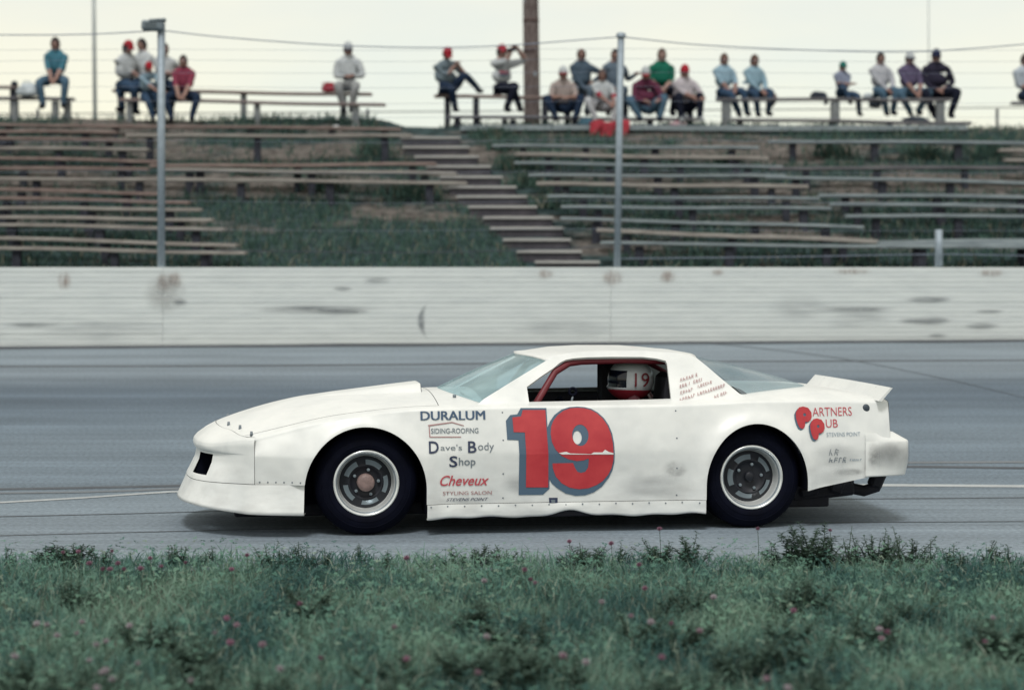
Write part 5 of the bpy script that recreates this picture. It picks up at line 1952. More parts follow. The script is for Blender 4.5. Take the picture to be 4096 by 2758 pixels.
def person(label, hip, s=1.0, face=0.0, shirt='white_shirt', pants='jeans', shoes='shoe_dark', hair=('brown', 'short'), cap=None, brim=None, skin=0,
           feet=None, hands=None, lean=0.05, side=0.0, fat=1.0, long_sleeve=False, head_yaw=0.0, head_pitch=0.1, group='spectators on the top benches', knee_out=0.25, sleeve=None, head=True):
    """hip: world point on the seat. Local frame: x to the person's left as seen when facing the camera... x = image right at face=0,
    -y = the way the person faces, z up; all in metres before scale s."""
    root = empty('person', hip, face, None, label=label, category='person', group=group)
    feet = feet or [(-0.13, -0.40, -0.44), (0.13, -0.40, -0.44)]
    hands = hands or [(-0.05, -0.34, 0.16), (0.05, -0.36, 0.17)]
    R = Matrix.Rotation(lean, 4, 'X') @ Matrix.Rotation(side, 4, 'Y')     # lean > 0: forward
    def T(x, y, z):
        v = R @ Vector((x, y, z - 0.09)); v.z += 0.09
        return v
    lean_f = Matrix.Rotation(-lean * 0, 4, 'X')
    nodes, edges, tags = [], [], []
    def add(p, r, parent=None, tag=''):
        nodes.append((Vector(p), r)); i = len(nodes) - 1
        if parent is not None:
            edges.append((parent, i)); tags.append(tag)
        return i
    pel = add((0, 0, 0.10), 0.125 * fat)
    bel = add(T(0, -0.012 * fat, 0.22), 0.125 * fat, pel, 'pants')
    wai = add(T(0, -0.01 * fat, 0.30), 0.125 * (1 + (fat - 1) * 1.3), bel, 'shirt')
    che = add(T(0, 0, 0.44), 0.135 * (1 + (fat - 1) * 0.7), wai, 'shirt')
    nb = add(T(0, 0.005, 0.565), 0.085, che, 'shirt')
    nt_ = add(T(0, -0.012, 0.655), 0.052, nb, 'skin')
    bones = [('pants', (pel, bel)), ('shirt', (bel, wai)), ('shirt', (wai, che)), ('shirt', (che, nb)), ('skin', (nb, nt_))]
    hd = T(0, -0.03, 0.745)
    add(hd, 0.05, nt_, 'skin')
    for k, sx in enumerate((-1, 1)):
        sh = add(T(sx * 0.165 * (1 + (fat - 1) * 0.5), 0.0, 0.525), 0.072 * (1 + (fat - 1) * 0.4), nb, 'shirt')
        A = nodes[sh][0]
        Ht = Vector(hands[k])
        el_p, Ht = ik(A, Ht, 0.275, 0.245, Vector((sx * 0.75, 0.35, -0.75)))
        mid = add(A.lerp(el_p, 0.55), 0.055, sh, 'shirt')
        el = add(el_p, 0.045, mid, 'elb')
        wr = add(Ht, 0.032, el, 'fore')
        d = (Ht - el_p).normalized()
        palm = add(Ht + d * 0.055, 0.034, wr, 'skin')
        bones += [('shirt', (sh, mid)), ('sleeve' if not long_sleeve else 'shirt', (mid, el)), ('skin' if not long_sleeve else 'shirt', (el, wr)), ('skin', (wr, palm))]
        acr = d.cross(Vector((0, 0, 1)))
        acr = acr.normalized() if acr.length > 0.1 else Vector((1, 0, 0))
        dn = Vector((0, 0, -1)) - d * d.z * -1
        for q in range(4):
            o_ = acr * (q - 1.5) * 0.018
            ln = (0.045, 0.055, 0.052, 0.040)[q]
            f1 = add(nodes[palm][0] + o_ * 1.1 + d * (0.03 + ln * 0.5), 0.0095, palm, 'skin')
            f2 = add(nodes[f1][0] + (d * 0.7 + Vector((0, 0.1, -0.6))).normalized() * ln * 0.8, 0.0085, f1, 'skin')
            bones.append(('skin', (palm, f1))); bones.append(('skin', (f1, f2)))
        th1 = add(Ht + d * 0.03 + acr * (-sx) * 0.036, 0.010, wr, 'skin')
        th2 = add(nodes[th1][0] + (d * 0.9 + acr * (-sx) * 0.5).normalized() * 0.04, 0.0095, th1, 'skin')
        bones.append(('skin', (th1, th2)))
    for k, sx in enumerate((-1, 1)):
        hp_ = add((sx * 0.095 * (1 + (fat - 1) * 0.6), -0.03, 0.085), 0.098 * (1 + (fat - 1) * 0.5), pel, 'pants')
        A = nodes[hp_][0]
        Ft = Vector(feet[k]) + Vector((0, 0, 0.085))
        kn_p, Ft = ik(A, Ft, 0.42, 0.41, Vector((sx * knee_out, -0.75, 0.75)))
        th = add(A.lerp(kn_p, 0.5), 0.082 * (1 + (fat - 1) * 0.5), hp_, 'pants')
        kn = add(kn_p, 0.064, th, 'pants')
        cf = add(kn_p.lerp(Ft, 0.4), 0.056, kn, 'pants')
        an = add(Ft, 0.046, cf, 'pants')
        fwd = Vector((sx * 0.12, -1, 0)).normalized()
        heel = add(Ft + Vector((0, 0.015, -0.045)), 0.038, an, 'shoe')
        ball = add(Ft + fwd * 0.10 + Vector((0, 0, -0.052)), 0.036, heel, 'shoe')
        toe = add(Ft + fwd * 0.165 + Vector((0, 0, -0.056)), 0.028, ball, 'shoe')
        bones += [('pants', (hp_, th)), ('pants', (th, kn)), ('pants', (kn, cf)), ('pants', (cf, an)), ('shoe', (heel, ball)), ('shoe', (ball, toe))]
    me = bpy.data.meshes.new('skel')
    me.from_pydata([tuple(p * s) for p, r in nodes], edges, [])
    to = bpy.data.objects.new('tmp', me); COL.objects.link(to)
    sk = to.modifiers.new('skin', 'SKIN')
    sk.use_smooth_shade = True
    sk.branch_smoothing = 0.6
    for i, sv in enumerate(me.skin_vertices[0].data):
        r = nodes[i][1] * s * (1.3 if i > 6 else 1.18)
        sv.radius = (r, r)
        sv.use_root = (i == 0)
    sb = to.modifiers.new('sub', 'SUBSURF'); sb.levels = 1; sb.render_levels = 1
    dg = bpy.context.evaluated_depsgraph_get()
    bme = bpy.data.meshes.new_from_object(to.evaluated_get(dg))
    bpy.data.objects.remove(to, do_unlink=True)
    # colour by nearest bone
    segs = [(t_, nodes[a][0] * s, nodes[b_][0] * s, (nodes[a][1] + nodes[b_][1]) / 2 * s) for t_, (a, b_) in bones]
    mats = [cloth(shirt), cloth(pants), cloth(shoes), SKIN[skin], M_eye, M_lip, cloth(sleeve or shirt)]
    idx = {'shirt': 0, 'pants': 1, 'shoe': 2, 'skin': 3, 'sleeve': 6}
    bm = bmesh.new(); bm.from_mesh(bme); bpy.data.meshes.remove(bme)
    # a torso is wider than deep
    ax = [(A, B) for t_, A, B, r in segs[:4]]
    for v in bm.verts:
        best, hit = 1e9, None
        for q, (t_, A, B, r) in enumerate(segs):
            ab = B - A
            k = max(0, min(1, (v.co - A).dot(ab) / max(1e-9, ab.length_squared)))
            pt_ = A + ab * k
            d = (v.co - pt_).length - r
            if d < best: best, hit = d, (q, pt_)
        if hit[0] < 4:
            v.co.x = hit[1].x + (v.co.x - hit[1].x) * (1.28 if hit[0] > 1 else 1.15)
            v.co.y = hit[1].y + (v.co.y - hit[1].y) * 0.86
    for f in bm.faces:
        c = f.calc_center_median()
        best, bt = 1e9, 'shirt'
        for t_, A, B, r in segs:
            ab = B - A
            k = max(0, min(1, (c - A).dot(ab) / max(1e-9, ab.length_squared)))
            d = (c - (A + ab * k)).length - r
            if d < best: best, bt = d, t_
        f.material_index = idx[bt]
        if bt == 'sleeve' and sleeve is None:
            f.material_index = 0 if not long_sleeve else 0
        f.smooth = True
    # the head itself, fused into the same mesh
    hb = head_mesh(s)
    HM = Matrix.Translation(hd * s) @ Matrix.Rotation(head_yaw, 4, 'Z') @ Matrix.Rotation(head_pitch + lean * 0.3, 4, 'X')
    if head:
        vm = {}
        for v in hb.verts: vm[v] = bm.verts.new(HM @ v.co)
        for f in hb.faces:
            nf = bm.faces.new([vm[v] for v in f.verts]); nf.material_index = 3 + (0 if f.material_index == 0 else f.material_index); nf.smooth = True
    hb.free()
    body = obj('body', bm_mesh(bm, 'body'), root, mats)
    if hair:
        h = obj('hair', hair_mesh(s, hair[1]), root, HAIR[hair[0]]); h.matrix_local = HM
    if cap:
        c_ = obj('cap', cap_mesh(s), root, [cloth(cap), cloth(brim or cap)]); c_.matrix_local = HM
    return root, HM

def seat(px, py, Y):
    return P(px, py, Y)
def L(px, py, hip_px, hip_py, Y, fwd):
    "photo offset from the hip -> local metres (before scale), fwd = metres towards the viewer"
    return ((px - hip_px) * Y / F, -fwd, (hip_py - py) * Y / F)
def P_(label, hx, hy, Y, s, **k):
    s *= 1.04
    k['fat'] = k.get('fat', 1.0) * 1.08
    for key in ('feet', 'hands'):
        if key in k:
            k[key] = [tuple(c / s for c in L(a, b_, hx, hy, Y, f)) for (a, b_, f) in k[key]]
    return person(label, P(hx, hy, Y), s, **k)

P_('person in teal shirt and jeans sitting alone with hands between knees', 228, 340, 38.75, 1.0, shirt='teal', pants='jeans_light', hair=('black', 'full'), feet=[(190, 442, .38), (272, 440, .40)], hands=[(222, 322, .34), (238, 324, .36)], lean=0.16, knee_out=0.35)
P_('person in white shirt and red cap, turned sideways on the bench', 496, 362, 38.9, 1.06, shirt='white_shirt', pants='jeans', cap='red_cap', hair=('black', 'full'), face=0.75, head_yaw=0.35, head_pitch=0.2, feet=[(505, 462, .34), (570, 462, .45)], hands=[(545, 318, .28), (560, 322, .34)], fat=1.12, lean=0.15)
P_('dark-haired person sitting just behind the one in red cap and white shirt', 572, 352, 39.35, 1.06, shirt='white_shirt', pants='jeans', hair=('black', 'short'), face=-0.5, lean=0.0)
P_('child in red cap and pale blue shirt bent forward on the lower bench', 588, 398, 38.35, 0.80, shirt='kidblue', pants='jeans', cap='red_cap', hair=('brown', 'short'), face=0.35, head_yaw=0.3, head_pitch=0.25, feet=[(600, 490, .34), (640, 492, .40)], hands=[(612, 368, .36), (640, 372, .40)], lean=0.28)
P_('person in white shirt partly hidden by the boxed fence post', 655, 362, 38.85, 1.0, shirt='white_shirt', pants='jeans_dark', hair=('brown', 'short'), face=0.3, feet=[(625, 460, .36), (672, 462, .40)], hands=[(690, 300, .30), (720, 280, .10)], lean=0.1)
P_('person in red and navy striped shirt beside the boxed fence post', 738, 402, 38.35, 0.95, shirt='stripe', pants='jeans_dark', hair=('black', 'short'), feet=[(700, 494, .38), (780, 492, .40)], hands=[(728, 392, .38), (748, 394, .40)], lean=0.16, knee_out=0.7)
P_('person in white cap and white shirt beside a red bag', 1393, 369, 38.9, 1.06, shirt='white_shirt', pants='pale_pants', cap='white_cap', brim='navy_cap', hair=('black', 'short'), head_yaw=0.25, feet=[(1382, 456, .36), (1412, 458, .38)], hands=[(1385, 312, .30), (1420, 310, .30)], lean=0.05, skin=1, long_sleeve=True)
P_('big person in red cap and grey-green shirt with one leg along the bench', 1778, 378, 38.8, 1.0, shirt='grey_green', pants='jeans_dark', cap='red_cap', hair=('brown', 'short'), face=0.45, head_yaw=0.15, head_pitch=0.5, fat=1.28, feet=[(1795, 452, .32), (1905, 372, .22)], hands=[(1800, 268, .26), (1815, 268, .27)], lean=0.14)
P_('person in red cap and white t-shirt looking through black binoculars', 2005, 380, 38.8, 1.06, shirt='white_shirt', pants='black_pants', cap='red_cap', hair=('black', 'full'), face=0.35, head_yaw=0.3, head_pitch=0.0, feet=[(2060, 452, .32), (2000, 455, .36)], hands=[(2032, 205, .20), (2060, 202, .22)], lean=0.0)
P_('person in white and red cap with checked shirt, arms resting on knees', 2252, 458, 38.15, 1.0, shirt='plaid_tan', pants='jeans_dark', cap='white_cap', brim='red_cap', hair=('brown', 'short'), feet=[(2222, 492, .36), (2298, 494, .38)], hands=[(2235, 396, .40), (2275, 398, .42)], lean=0.14, knee_out=0.7)
P_('balding person in dark glasses and slate shirt behind the checked shirt', 2325, 386, 38.8, 1.02, shirt='slate', pants='greyblue', hair=('black', 'bald'), feet=[(2310, 470, .36), (2345, 470, .38)], hands=[(2345, 372, .24), (2372, 326, .0)], long_sleeve=True, skin=1)
P_('dark-haired person in grey-blue shirt behind the plain tall post', 2452, 386, 38.8, 1.0, shirt='greyblue', pants='slate', hair=('black', 'short'), side=0.06, head_yaw=-0.1, feet=[(2430, 470, .36), (2480, 470, .38)], hands=[(2440, 350, .30), (2540, 300, .04)], long_sleeve=True, skin=1)
P_('person in red and white raglan shirt and white trousers', 2408, 452, 38.1, 0.90, shirt='white_shirt', sleeve='red_shirt', pants='white_pants', shoes='shoe_white', hair=('auburn', 'full'), feet=[(2378, 492, .36), (2448, 494, .40)], hands=[(2425, 412, .36), (2448, 420, .38)], lean=0.16, knee_out=0.7, skin=1)
P_('person in dark red checked shirt and white cap with red brim', 2580, 458, 38.15, 1.0, shirt='plaid_red', pants='jeans_light', cap='white_cap', brim='red_cap', hair=('black', 'short'), head_pitch=0.3, feet=[(2555, 494, .38), (2632, 494, .40)], hands=[(2570, 410, .40), (2628, 408, .42)], lean=0.2, fat=1.14, knee_out=0.7, long_sleeve=True, skin=1)
P_('person in bright green polo shirt behind the front group', 2645, 388, 38.8, 1.02, shirt='green', pants='black_pants', hair=('auburn', 'short'), feet=[(2620, 470, .36), (2675, 470, .38)], hands=[(2630, 358, .28), (2650, 356, .30)], fat=1.15, face=0.1, skin=2)
P_('person in red cap, pinkish white shirt and black trousers', 2735, 452, 38.15, 1.0, shirt='pinkwhite', pants='black_pants', shoes='shoe_white', cap='red_cap', hair=('brown', 'short'), face=0.2, feet=[(2700, 494, .38), (2775, 492, .42)], hands=[(2760, 400, .34), (2785, 398, .40)], lean=0.05, fat=1.12, skin=1)
P_('slim person in light blue short-sleeved shirt and jeans', 2893, 392, 38.85, 0.94, shirt='lightblue', pants='jeans', hair=('auburn', 'short'), feet=[(2935, 474, .36), (2965, 470, .40)], hands=[(2900, 368, .28), (2920, 366, .30)], face=0.2, skin=1)
P_('curly-haired person in pale blue long-sleeved shirt', 3013, 394, 38.85, 0.92, shirt='paleblue', pants='jeans', hair=('auburn', 'full'), face=0.3, feet=[(3000, 474, .36), (3040, 470, .40)], hands=[(3018, 366, .28), (3036, 368, .30)], long_sleeve=True, skin=1)
P_('child in green cap and grey t-shirt with arms crossed', 3368, 392, 38.85, 0.77, shirt='greytee', pants='jeans', cap='green_cap', hair=('brown', 'short'), head_yaw=0.25, feet=[(3375, 424, .34), (3412, 470, .36)], hands=[(3390, 340, .20), (3346, 338, .22)], face=0.2, skin=1)
P_('dark-haired person in white sweatshirt sitting on the dark top bench', 3518, 392, 38.85, 0.96, shirt='sweat', pants='jeans_light', hair=('black', 'short'), face=0.15, feet=[(3522, 470, .36), (3545, 468, .40)], hands=[(3530, 366, .30), (3548, 364, .32)], long_sleeve=True, skin=1)
P_('person in purple-grey t-shirt and white cap with dark brim', 3634, 394, 38.85, 0.98, shirt='purple', pants='jeans_light', cap='white_cap', brim='navy_cap', hair=('brown', 'short'), head_yaw=0.35, face=0.1, feet=[(3618, 470, .36), (3650, 466, .38)], hands=[(3640, 372, .28), (3660, 374, .30)], lean=0.08, knee_out=0.8, skin=1)
P_('broad person in dark jacket and navy cap at the end of the dark bench', 3742, 394, 38.85, 1.04, shirt='jacket', pants='black_pants', cap='navy_cap', hair=('black', 'short'), fat=1.24, feet=[(3722, 482, .36), (3785, 480, .38)], hands=[(3735, 362, .26), (3775, 352, .16)], long_sleeve=True, knee_out=0.6, skin=1)
P_('person in pale shirt alone on the bench beyond the gap', 4092, 404, 38.85, 1.0, shirt='offwhite', pants='jeans_dark', hair=('brown', 'short'), face=0.5, feet=[(4090, 490, .36), (4130, 490, .38)], hands=[(4090, 358, .26), (4112, 356, .28)], fat=1.1, skin=1)

# print on the chest of the white t-shirt
for o_ in [q for q in bpy.data.objects if q.get('category') == 'person' and 'binoculars' in q['label']]:
    for (z0, z1, m_) in ((0.33, 0.37, cloth('slate')), (0.375, 0.42, cloth('red_shirt'))):
        V = []
        for a_ in range(7):
            x = -0.10 + 0.20 * a_ / 6
            y = -0.165 + 0.9 * x * x
            V += [(x, y, z0 * 1.06), (x, y + 0.004, z1 * 1.06)]
        obj('shirt_print', pyd('shirt_print', V, [(2 * a_, 2 * a_ + 2, 2 * a_ + 3, 2 * a_ + 1) for a_ in range(6)]), o_, m_)
# binoculars in the hands of the one who looks through them
bq = P(2040, 200, 38.52)
bn = empty('binoculars', bq, 0.62, None, label='black binoculars held up to the eyes of a spectator', category='binoculars')
for sx in (-1, 1):
    obj('barrel', tube_mesh('barrel', [(sx * 0.034, 0.07, 0), (sx * 0.034, 0.02, 0), (sx * 0.040, -0.03, 0), (sx * 0.042, -0.11, 0)], [0.02, 0.022, 0.032, 0.034], 12), bn, M_black)
obj('bridge', box_mesh('bridge', (0, -0.01, 0.008), (0.06, 0.05, 0.02), bevel=0.004), bn, M_black)

# bags, jackets and litter on and by the benches
def lump(name, c, size, material, label, cat, seed, rough=0.28, n=3, parts=None):
    bm = bmesh.new()
    bmesh.ops.create_icosphere(bm, subdivisions=n, radius=1.0)
    for v in bm.verts:
        d = 1 + rough * noise.noise(v.co * 1.6 + Vector((seed, 0, 0))) + rough * 0.5 * noise.noise(v.co * 4 + Vector((0, seed, 0)))
        co = v.co * d
        if co.z < -0.45: co.z = -0.45 + (co.z + 0.45) * 0.25
        v.co = (co.x * size[0], co.y * size[1], (co.z + 0.5) * size[2])
    bmesh.ops.recalc_face_normals(bm, faces=bm.faces)
    root = empty(name, c, 0, None, label=label, category=cat)
    obj('shell', bm_mesh(bm, 'shell', True), root, material)
    return root
M_redc = mat('red_fabric', (.42, .022, .04), .8, vary=.35, scale=8)
M_tealc = mat('teal_fabric', (.05, .14, .19), .8, vary=.3)
M_wbag = mat('white_plastic', (.62, .66, .66), .5, vary=.1)
M_darkc = mat('dark_fabric', (.02, .03, .05), .85, vary=.4)
M_tanc = mat('brown_leather', (.16, .10, .09), .7, vary=.3)
M_pap = mat('white_paper', (.72, .72, .68), .8)
r_ = lump('bag', P(1318, 367, 38.85), (.17, .12, .115), M_redc, 'bright red bag lying on the top bench', 'bag', 3)
obj('strap', tube_mesh('strap', [(-.10, -.03, .09), (-.14, -.06, .16), (-.02, -.07, .17), (.05, -.03, .12)], .010, 6), r_, M_redc)
r_ = lump('bag', P(112, 384, 38.35), (.20, .14, .17), M_wbag, 'white plastic bag set down beside the person in teal', 'bag', 5)
obj('handle', tube_mesh('handle', [(-.08, 0, .20), (-.07, -.02, .28), (.03, -.02, .28), (.05, 0, .2)], .012, 6), r_, M_wbag)
r_ = lump('jacket', P(58, 343, 38.75), (.07, .08, .06), M_darkc, 'small dark bundle on the end of the brown top bench', 'bundle', 8)
r_ = lump('bag', P(3275, 392, 38.75), (.17, .10, .085), M_darkc, 'dark coat bundled on the bench beside the child in green cap', 'coat', 9)
obj('sleeve', tube_mesh('sleeve', [(.10, -.10, .02), (.13, -.14, -.06), (.10, -.14, -.14)], [.045, .05, .03], 8), r_, M_darkc)
r_ = lump('bag', P(3085, 395, 38.70), (.11, .09, .08), M_tanc, 'brown shoulder bag on the bench beside the curly-haired person', 'bag', 12)
obj('flap', tube_mesh('flap', [(.04, -.09, .06), (.03, -.13, -.05), (-.01, -.13, -.16)], [.055, .06, .03], 8), r_, M_tanc)
r_ = lump('bag', P(3472, 394, 38.72), (.10, .09, .07), M_wbag, 'pale bag on the bench beside the white sweatshirt', 'bag', 15)
r_ = lump('bag', P(3500, 430, 38.6), (.13, .09, .11), M_darkc, 'dark purse hanging below the bench by the white sweatshirt', 'purse', 17)
r_ = lump('duffel_bag', P(3660, 490, 38.25), (.24, .13, .075), M_darkc, 'long dark bag lying on the low plank at the spectators feet', 'bag', 21)
obj('handle', tube_mesh('handle', [(-.10, -.04, .08), (-.04, -.05, .13), (.06, -.05, .13), (.10, -.04, .08)], .010, 6), r_, M_darkc)
r_ = lump('bag', P(2345, 500, 37.75), (.17, .10, .085), M_tealc, 'blue-green bag on the thick beam next to the red jacket', 'bag', 23)
r_ = lump('bag', P(2712, 505, 37.75), (.16, .09, .065), mat('red_white_bag', (.45, .12, .15), .7, col2=(.6, .55, .53), scale=14), 'red and white bag on the thick beam', 'bag', 27)
# red jacket thrown over the beam
c = hillP(2438, 503.4, 0.12)
jk = empty('jacket', c, 0, None, label='red jacket hanging over the thick beam below the crowd', category='jacket')
V, Fc = [], []
nn, mm_ = 22, 16
for i in range(nn + 1):
    for j in range(mm_ + 1):
        a, b_ = i / nn, j / mm_
        wl_ = 0.30 + 0.05 * b_ + 0.05 * math.sin(b_ * 5)
        x = (a - 0.5) * 2 * wl_ + (-0.14 * smooth01(.4, 1, b_) if a < .35 else 0.0)
        if b_ < 0.3:
            y, z = 0.10 - 0.26 * b_ / 0.3, 0.05 + 0.035 * math.sin(a * 9)
        else:
            t = (b_ - 0.3) / 0.7
            y, z = -0.165 - 0.03 * math.sin(a * 14 + t * 2) - 0.05 * t, 0.05 - t * (0.36 + 0.07 * math.sin(a * 7 + 1))
        z += 0.02 * noise.noise(Vector((x * 9, b_ * 6, 1)))
        V.append((x, y, z))
for i in range(nn):
    for j in range(mm_):
        q = i * (mm_ + 1) + j
        Fc.append((q, q + mm_ + 1, q + mm_ + 2, q + 1))
o = obj('cloth', pyd('cloth', V, Fc, True), jk, M_redc)
sol = o.modifiers.new('t', 'SOLIDIFY'); sol.thickness = 0.02
obj('sleeve', tube_mesh('sleeve', [(-.20, -.20, .02), (-.27, -.23, -.12), (-.33, -.24, -.28)], [.06, .06, .045], 10), jk, M_redc)
for (px, py, dz, sz, lb) in [(3092, 514, 0.03, (.12, .05), 'white paper cup tray lying in the grass below the beam'), (1345, 521, 0.02, (.08, .03), 'scrap of white paper on the crest below the person with red bag'), (1400, 530, 0.02, (.05, .02), 'small pale scrap of paper in the grass of the crest')]:
    c = hillP(px, py, 0.0); c.z = bank_z(c.x, c.y) + 0.012
    root = empty('paper_scrap', c, rnd.uniform(0, 3), None, label=lb, category='litter')
    V = [(-sz[0], -sz[1], 0), (sz[0], -sz[1], .02), (sz[0] * .9, sz[1], .09), (-sz[0] * .8, sz[1], .07), (0, 0, .02)]
    o = obj('sheet', pyd('sheet', V, [(0, 1, 4), (1, 2, 4), (2, 3, 4), (3, 0, 4)]), root, M_pap)

# ---- driver in the car
dl = Vector((0.545, -0.36, 0.375))
dw = Vector((OX + cps * dl.x - sps * dl.y, OY + sps * dl.x + cps * dl.y, dl.z))
dr, HMd = person('helmeted driver in a red and white suit at the wheel of the race car', dw, 0.80, face=PSI - math.pi / 2, shirt='race_suit', pants='race_suit', shoes='shoe_dark', hair=None, long_sleeve=True,
                 feet=[(-0.12, -0.62, -0.16), (0.12, -0.62, -0.16)], hands=[(-0.14, -0.46, 0.33), (0.14, -0.46, 0.33)], lean=-0.10, group='driver', skin=0, head_pitch=0.05)
del dr['group']
hl = bmesh.new()
M_helm = mat('helmet_white', (.62, .62, .60), .3, coat=.3)
nu_, nv_ = 36, 24
rows = []
for i in range(nv_ + 1):
    th = math.pi * 0.86 * i / nv_
    row = []
    for j in range(nu_):
        ph = 2 * math.pi * j / nu_
        k = 1.0 + (0.10 * max(0, math.cos(ph)) if th > 1.9 else 0)
        row.append(hl.verts.new((math.sin(th) * math.sin(ph) * 0.125 * k, -math.sin(th) * math.cos(ph) * 0.150 * k, math.cos(th) * 0.140)))
    rows.append(row)
for i in range(nv_):
    for j in range(nu_):
        try: f = hl.faces.new((rows[i][j], rows[i + 1][j], rows[i + 1][(j + 1) % nu_], rows[i][(j + 1) % nu_]))
        except ValueError: continue
        c = f.calc_center_median(); f.smooth = True
        a = abs(math.atan2(c.x, -c.y))
        if a < 1.25 and -0.045 < c.z < 0.055: f.material_index = 1
        elif c.z < -0.055: f.material_index = 2
        elif c.z > 0.112: f.material_index = 1
bmesh.ops.remove_doubles(hl, verts=hl.verts, dist=1e-4)
bmesh.ops.recalc_face_normals(hl, faces=hl.faces)
hm = obj('helmet', bm_mesh(hl, 'helmet', True), dr, [M_helm, mat('visor_black', (.006, .008, .018), .15), mat('helmet_red', (.34, .025, .04), .35)])
hm.scale = (1, 1, 1)
hm.matrix_local = HMd @ Matrix.Translation((0, 0.0, 0.01)) @ Matrix.Rotation(-0.05, 4, 'X') @ Matrix.Scale(1.08, 4)
# its number, on the side towards the camera (person's left is local +x)
cu = bpy.data.curves.new('n', 'FONT'); cu.body = '19'; cu.offset = 0.0
to = bpy.data.objects.new('tmp', cu); COL.objects.link(to)
me0 = bpy.data.meshes.new_from_object(to); bpy.data.objects.remove(to, do_unlink=True)
co = np.array([v.co[:] for v in me0.vertices]); mn, mxx = co.min(0), co.max(0)
for v in me0.vertices:
    v.co = (0.0 + (v.co.x - mn[0]) / (mxx[0] - mn[0]) * 0.095, -0.038 + (v.co.y - mn[1]) / (mxx[1] - mn[1]) * 0.085, 0)
def on_helm(a, b_):
    th = math.acos(max(-1, min(1, b_ / 0.140)))
    ph = math.pi / 2 + math.asin(max(-1, min(1, a / (0.150 * math.sin(th)))))
    k = 1.05
    return Vector((math.sin(th) * math.sin(ph) * 0.125 * k, -math.sin(th) * math.cos(ph) * 0.150 * k, math.cos(th) * 0.140 * k))
HN = remap(me0, 'helmet_number', on_helm, np.arange(0, .12, .015), np.arange(-.04, .05, .015))
obj('helmet_number', HN, hm, M_cage)

# ================================================================ INFIELD VEGETATION
M_fg = leaf_mat('infield_blades')
def edgeY(x):
    return 12.1 + 0.12 * noise.noise(Vector((x * 0.9, 3.1, 0))) + 0.10 * noise.noise(Vector((x * 3.1, 9.1, 0)))
def clump(x, y):
    return 0.8 * noise.noise(Vector((x * 1.3, y * 1.3, 2.0))) + 0.6 * noise.noise(Vector((x * 3.6, y * 2.6, 6.0)))
def in_pts(r, n):
    x = r.uniform(-5.2, 5.2, n); y = 6.6 + 5.75 * r.rand(n) ** 0.9
    out = []
    for a, b_ in zip(x, y):
        if abs(a) > 0.30 * b_ + 1.2 or b_ > edgeY(a) + (r.rand() - 0.7) * 0.25: continue
        out.append((a, b_, -0.02))
    return np.array(out)
def in_tint(r, p):
    m = len(p)
    cl = np.array([clump(a, b_) for a, b_ in p[:, :2]])[:, None]
    g1 = np.array((0.045, 0.085, 0.085)); g2 = np.array((0.12, 0.18, 0.155)); g3 = np.array((0.175, 0.22, 0.18)); dry = np.array((0.27, 0.255, 0.22))
    t = np.clip(0.48 + 1.35 * cl + r.normal(0, 0.14, (m, 1)), 0, 1)
    c = np.where(t < .5, g1 + (g2 - g1) * t * 2, g2 + (g3 - g2) * (t - .5) * 2)
    k = r.rand(m, 1) < 0.08
    return np.where(k, dry * r.uniform(.6, 1.1, (m, 1)), c) * np.array((1.02, 1.32, 1.26))
def in_h(r, m):
    return r.uniform(0.04, 0.115, m) * (1 + 0.5 * (r.rand(m) < 0.1))
v1, c1 = blades(125000, in_pts, in_h, 0.0075, in_tint, 11, 1.3)
obj('infield_grass', np_mesh('infield_grass', v1, 4, c1), None, M_fg, kind='stuff', label='short green infield grass bordering the track', category='grass')
# clover leaves
r = np.random.RandomState(21)
pts = in_pts(r, 17000)
keep = np.array([clump(a + 3, b_ - 1) > -0.25 for a, b_ in pts[:, :2]])
pts = pts[keep]
m = len(pts)
pts[:, 2] = r.uniform(0.05, 0.145, m)
col = in_tint(r, pts) * np.array((0.85, 0.95, 0.9))
V, C = [], []
a0 = r.uniform(0, 2 * np.pi, m)
sz = r.uniform(0.008, 0.016, m)
tilt = r.uniform(-0.5, 0.5, (m, 2))
for k in range(3):
    a = a0 + k * 2 * np.pi / 3
    d = np.stack([np.cos(a), np.sin(a)], 1)
    n_ = np.stack([-d[:, 1], d[:, 0]], 1)
    def pt(f, g):
        xy = d * (f * sz)[:, None] + n_ * (g * sz)[:, None]
        z = (xy * tilt).sum(1)
        return pts + np.concatenate([xy, z[:, None]], 1)
    V.append(np.stack([pt(0.05, 0), pt(0.75, -0.6), pt(1.25, 0), pt(0.75, 0.6)], 1).reshape(-1, 3))
    C.append(np.repeat(col, 4, 0))
obj('clover_leaves', np_mesh('clover_leaves', np.concatenate(V), 4, np.concatenate(C)), None, M_fg, kind='stuff', label='low clover leaves spread through the infield grass', category='clover')

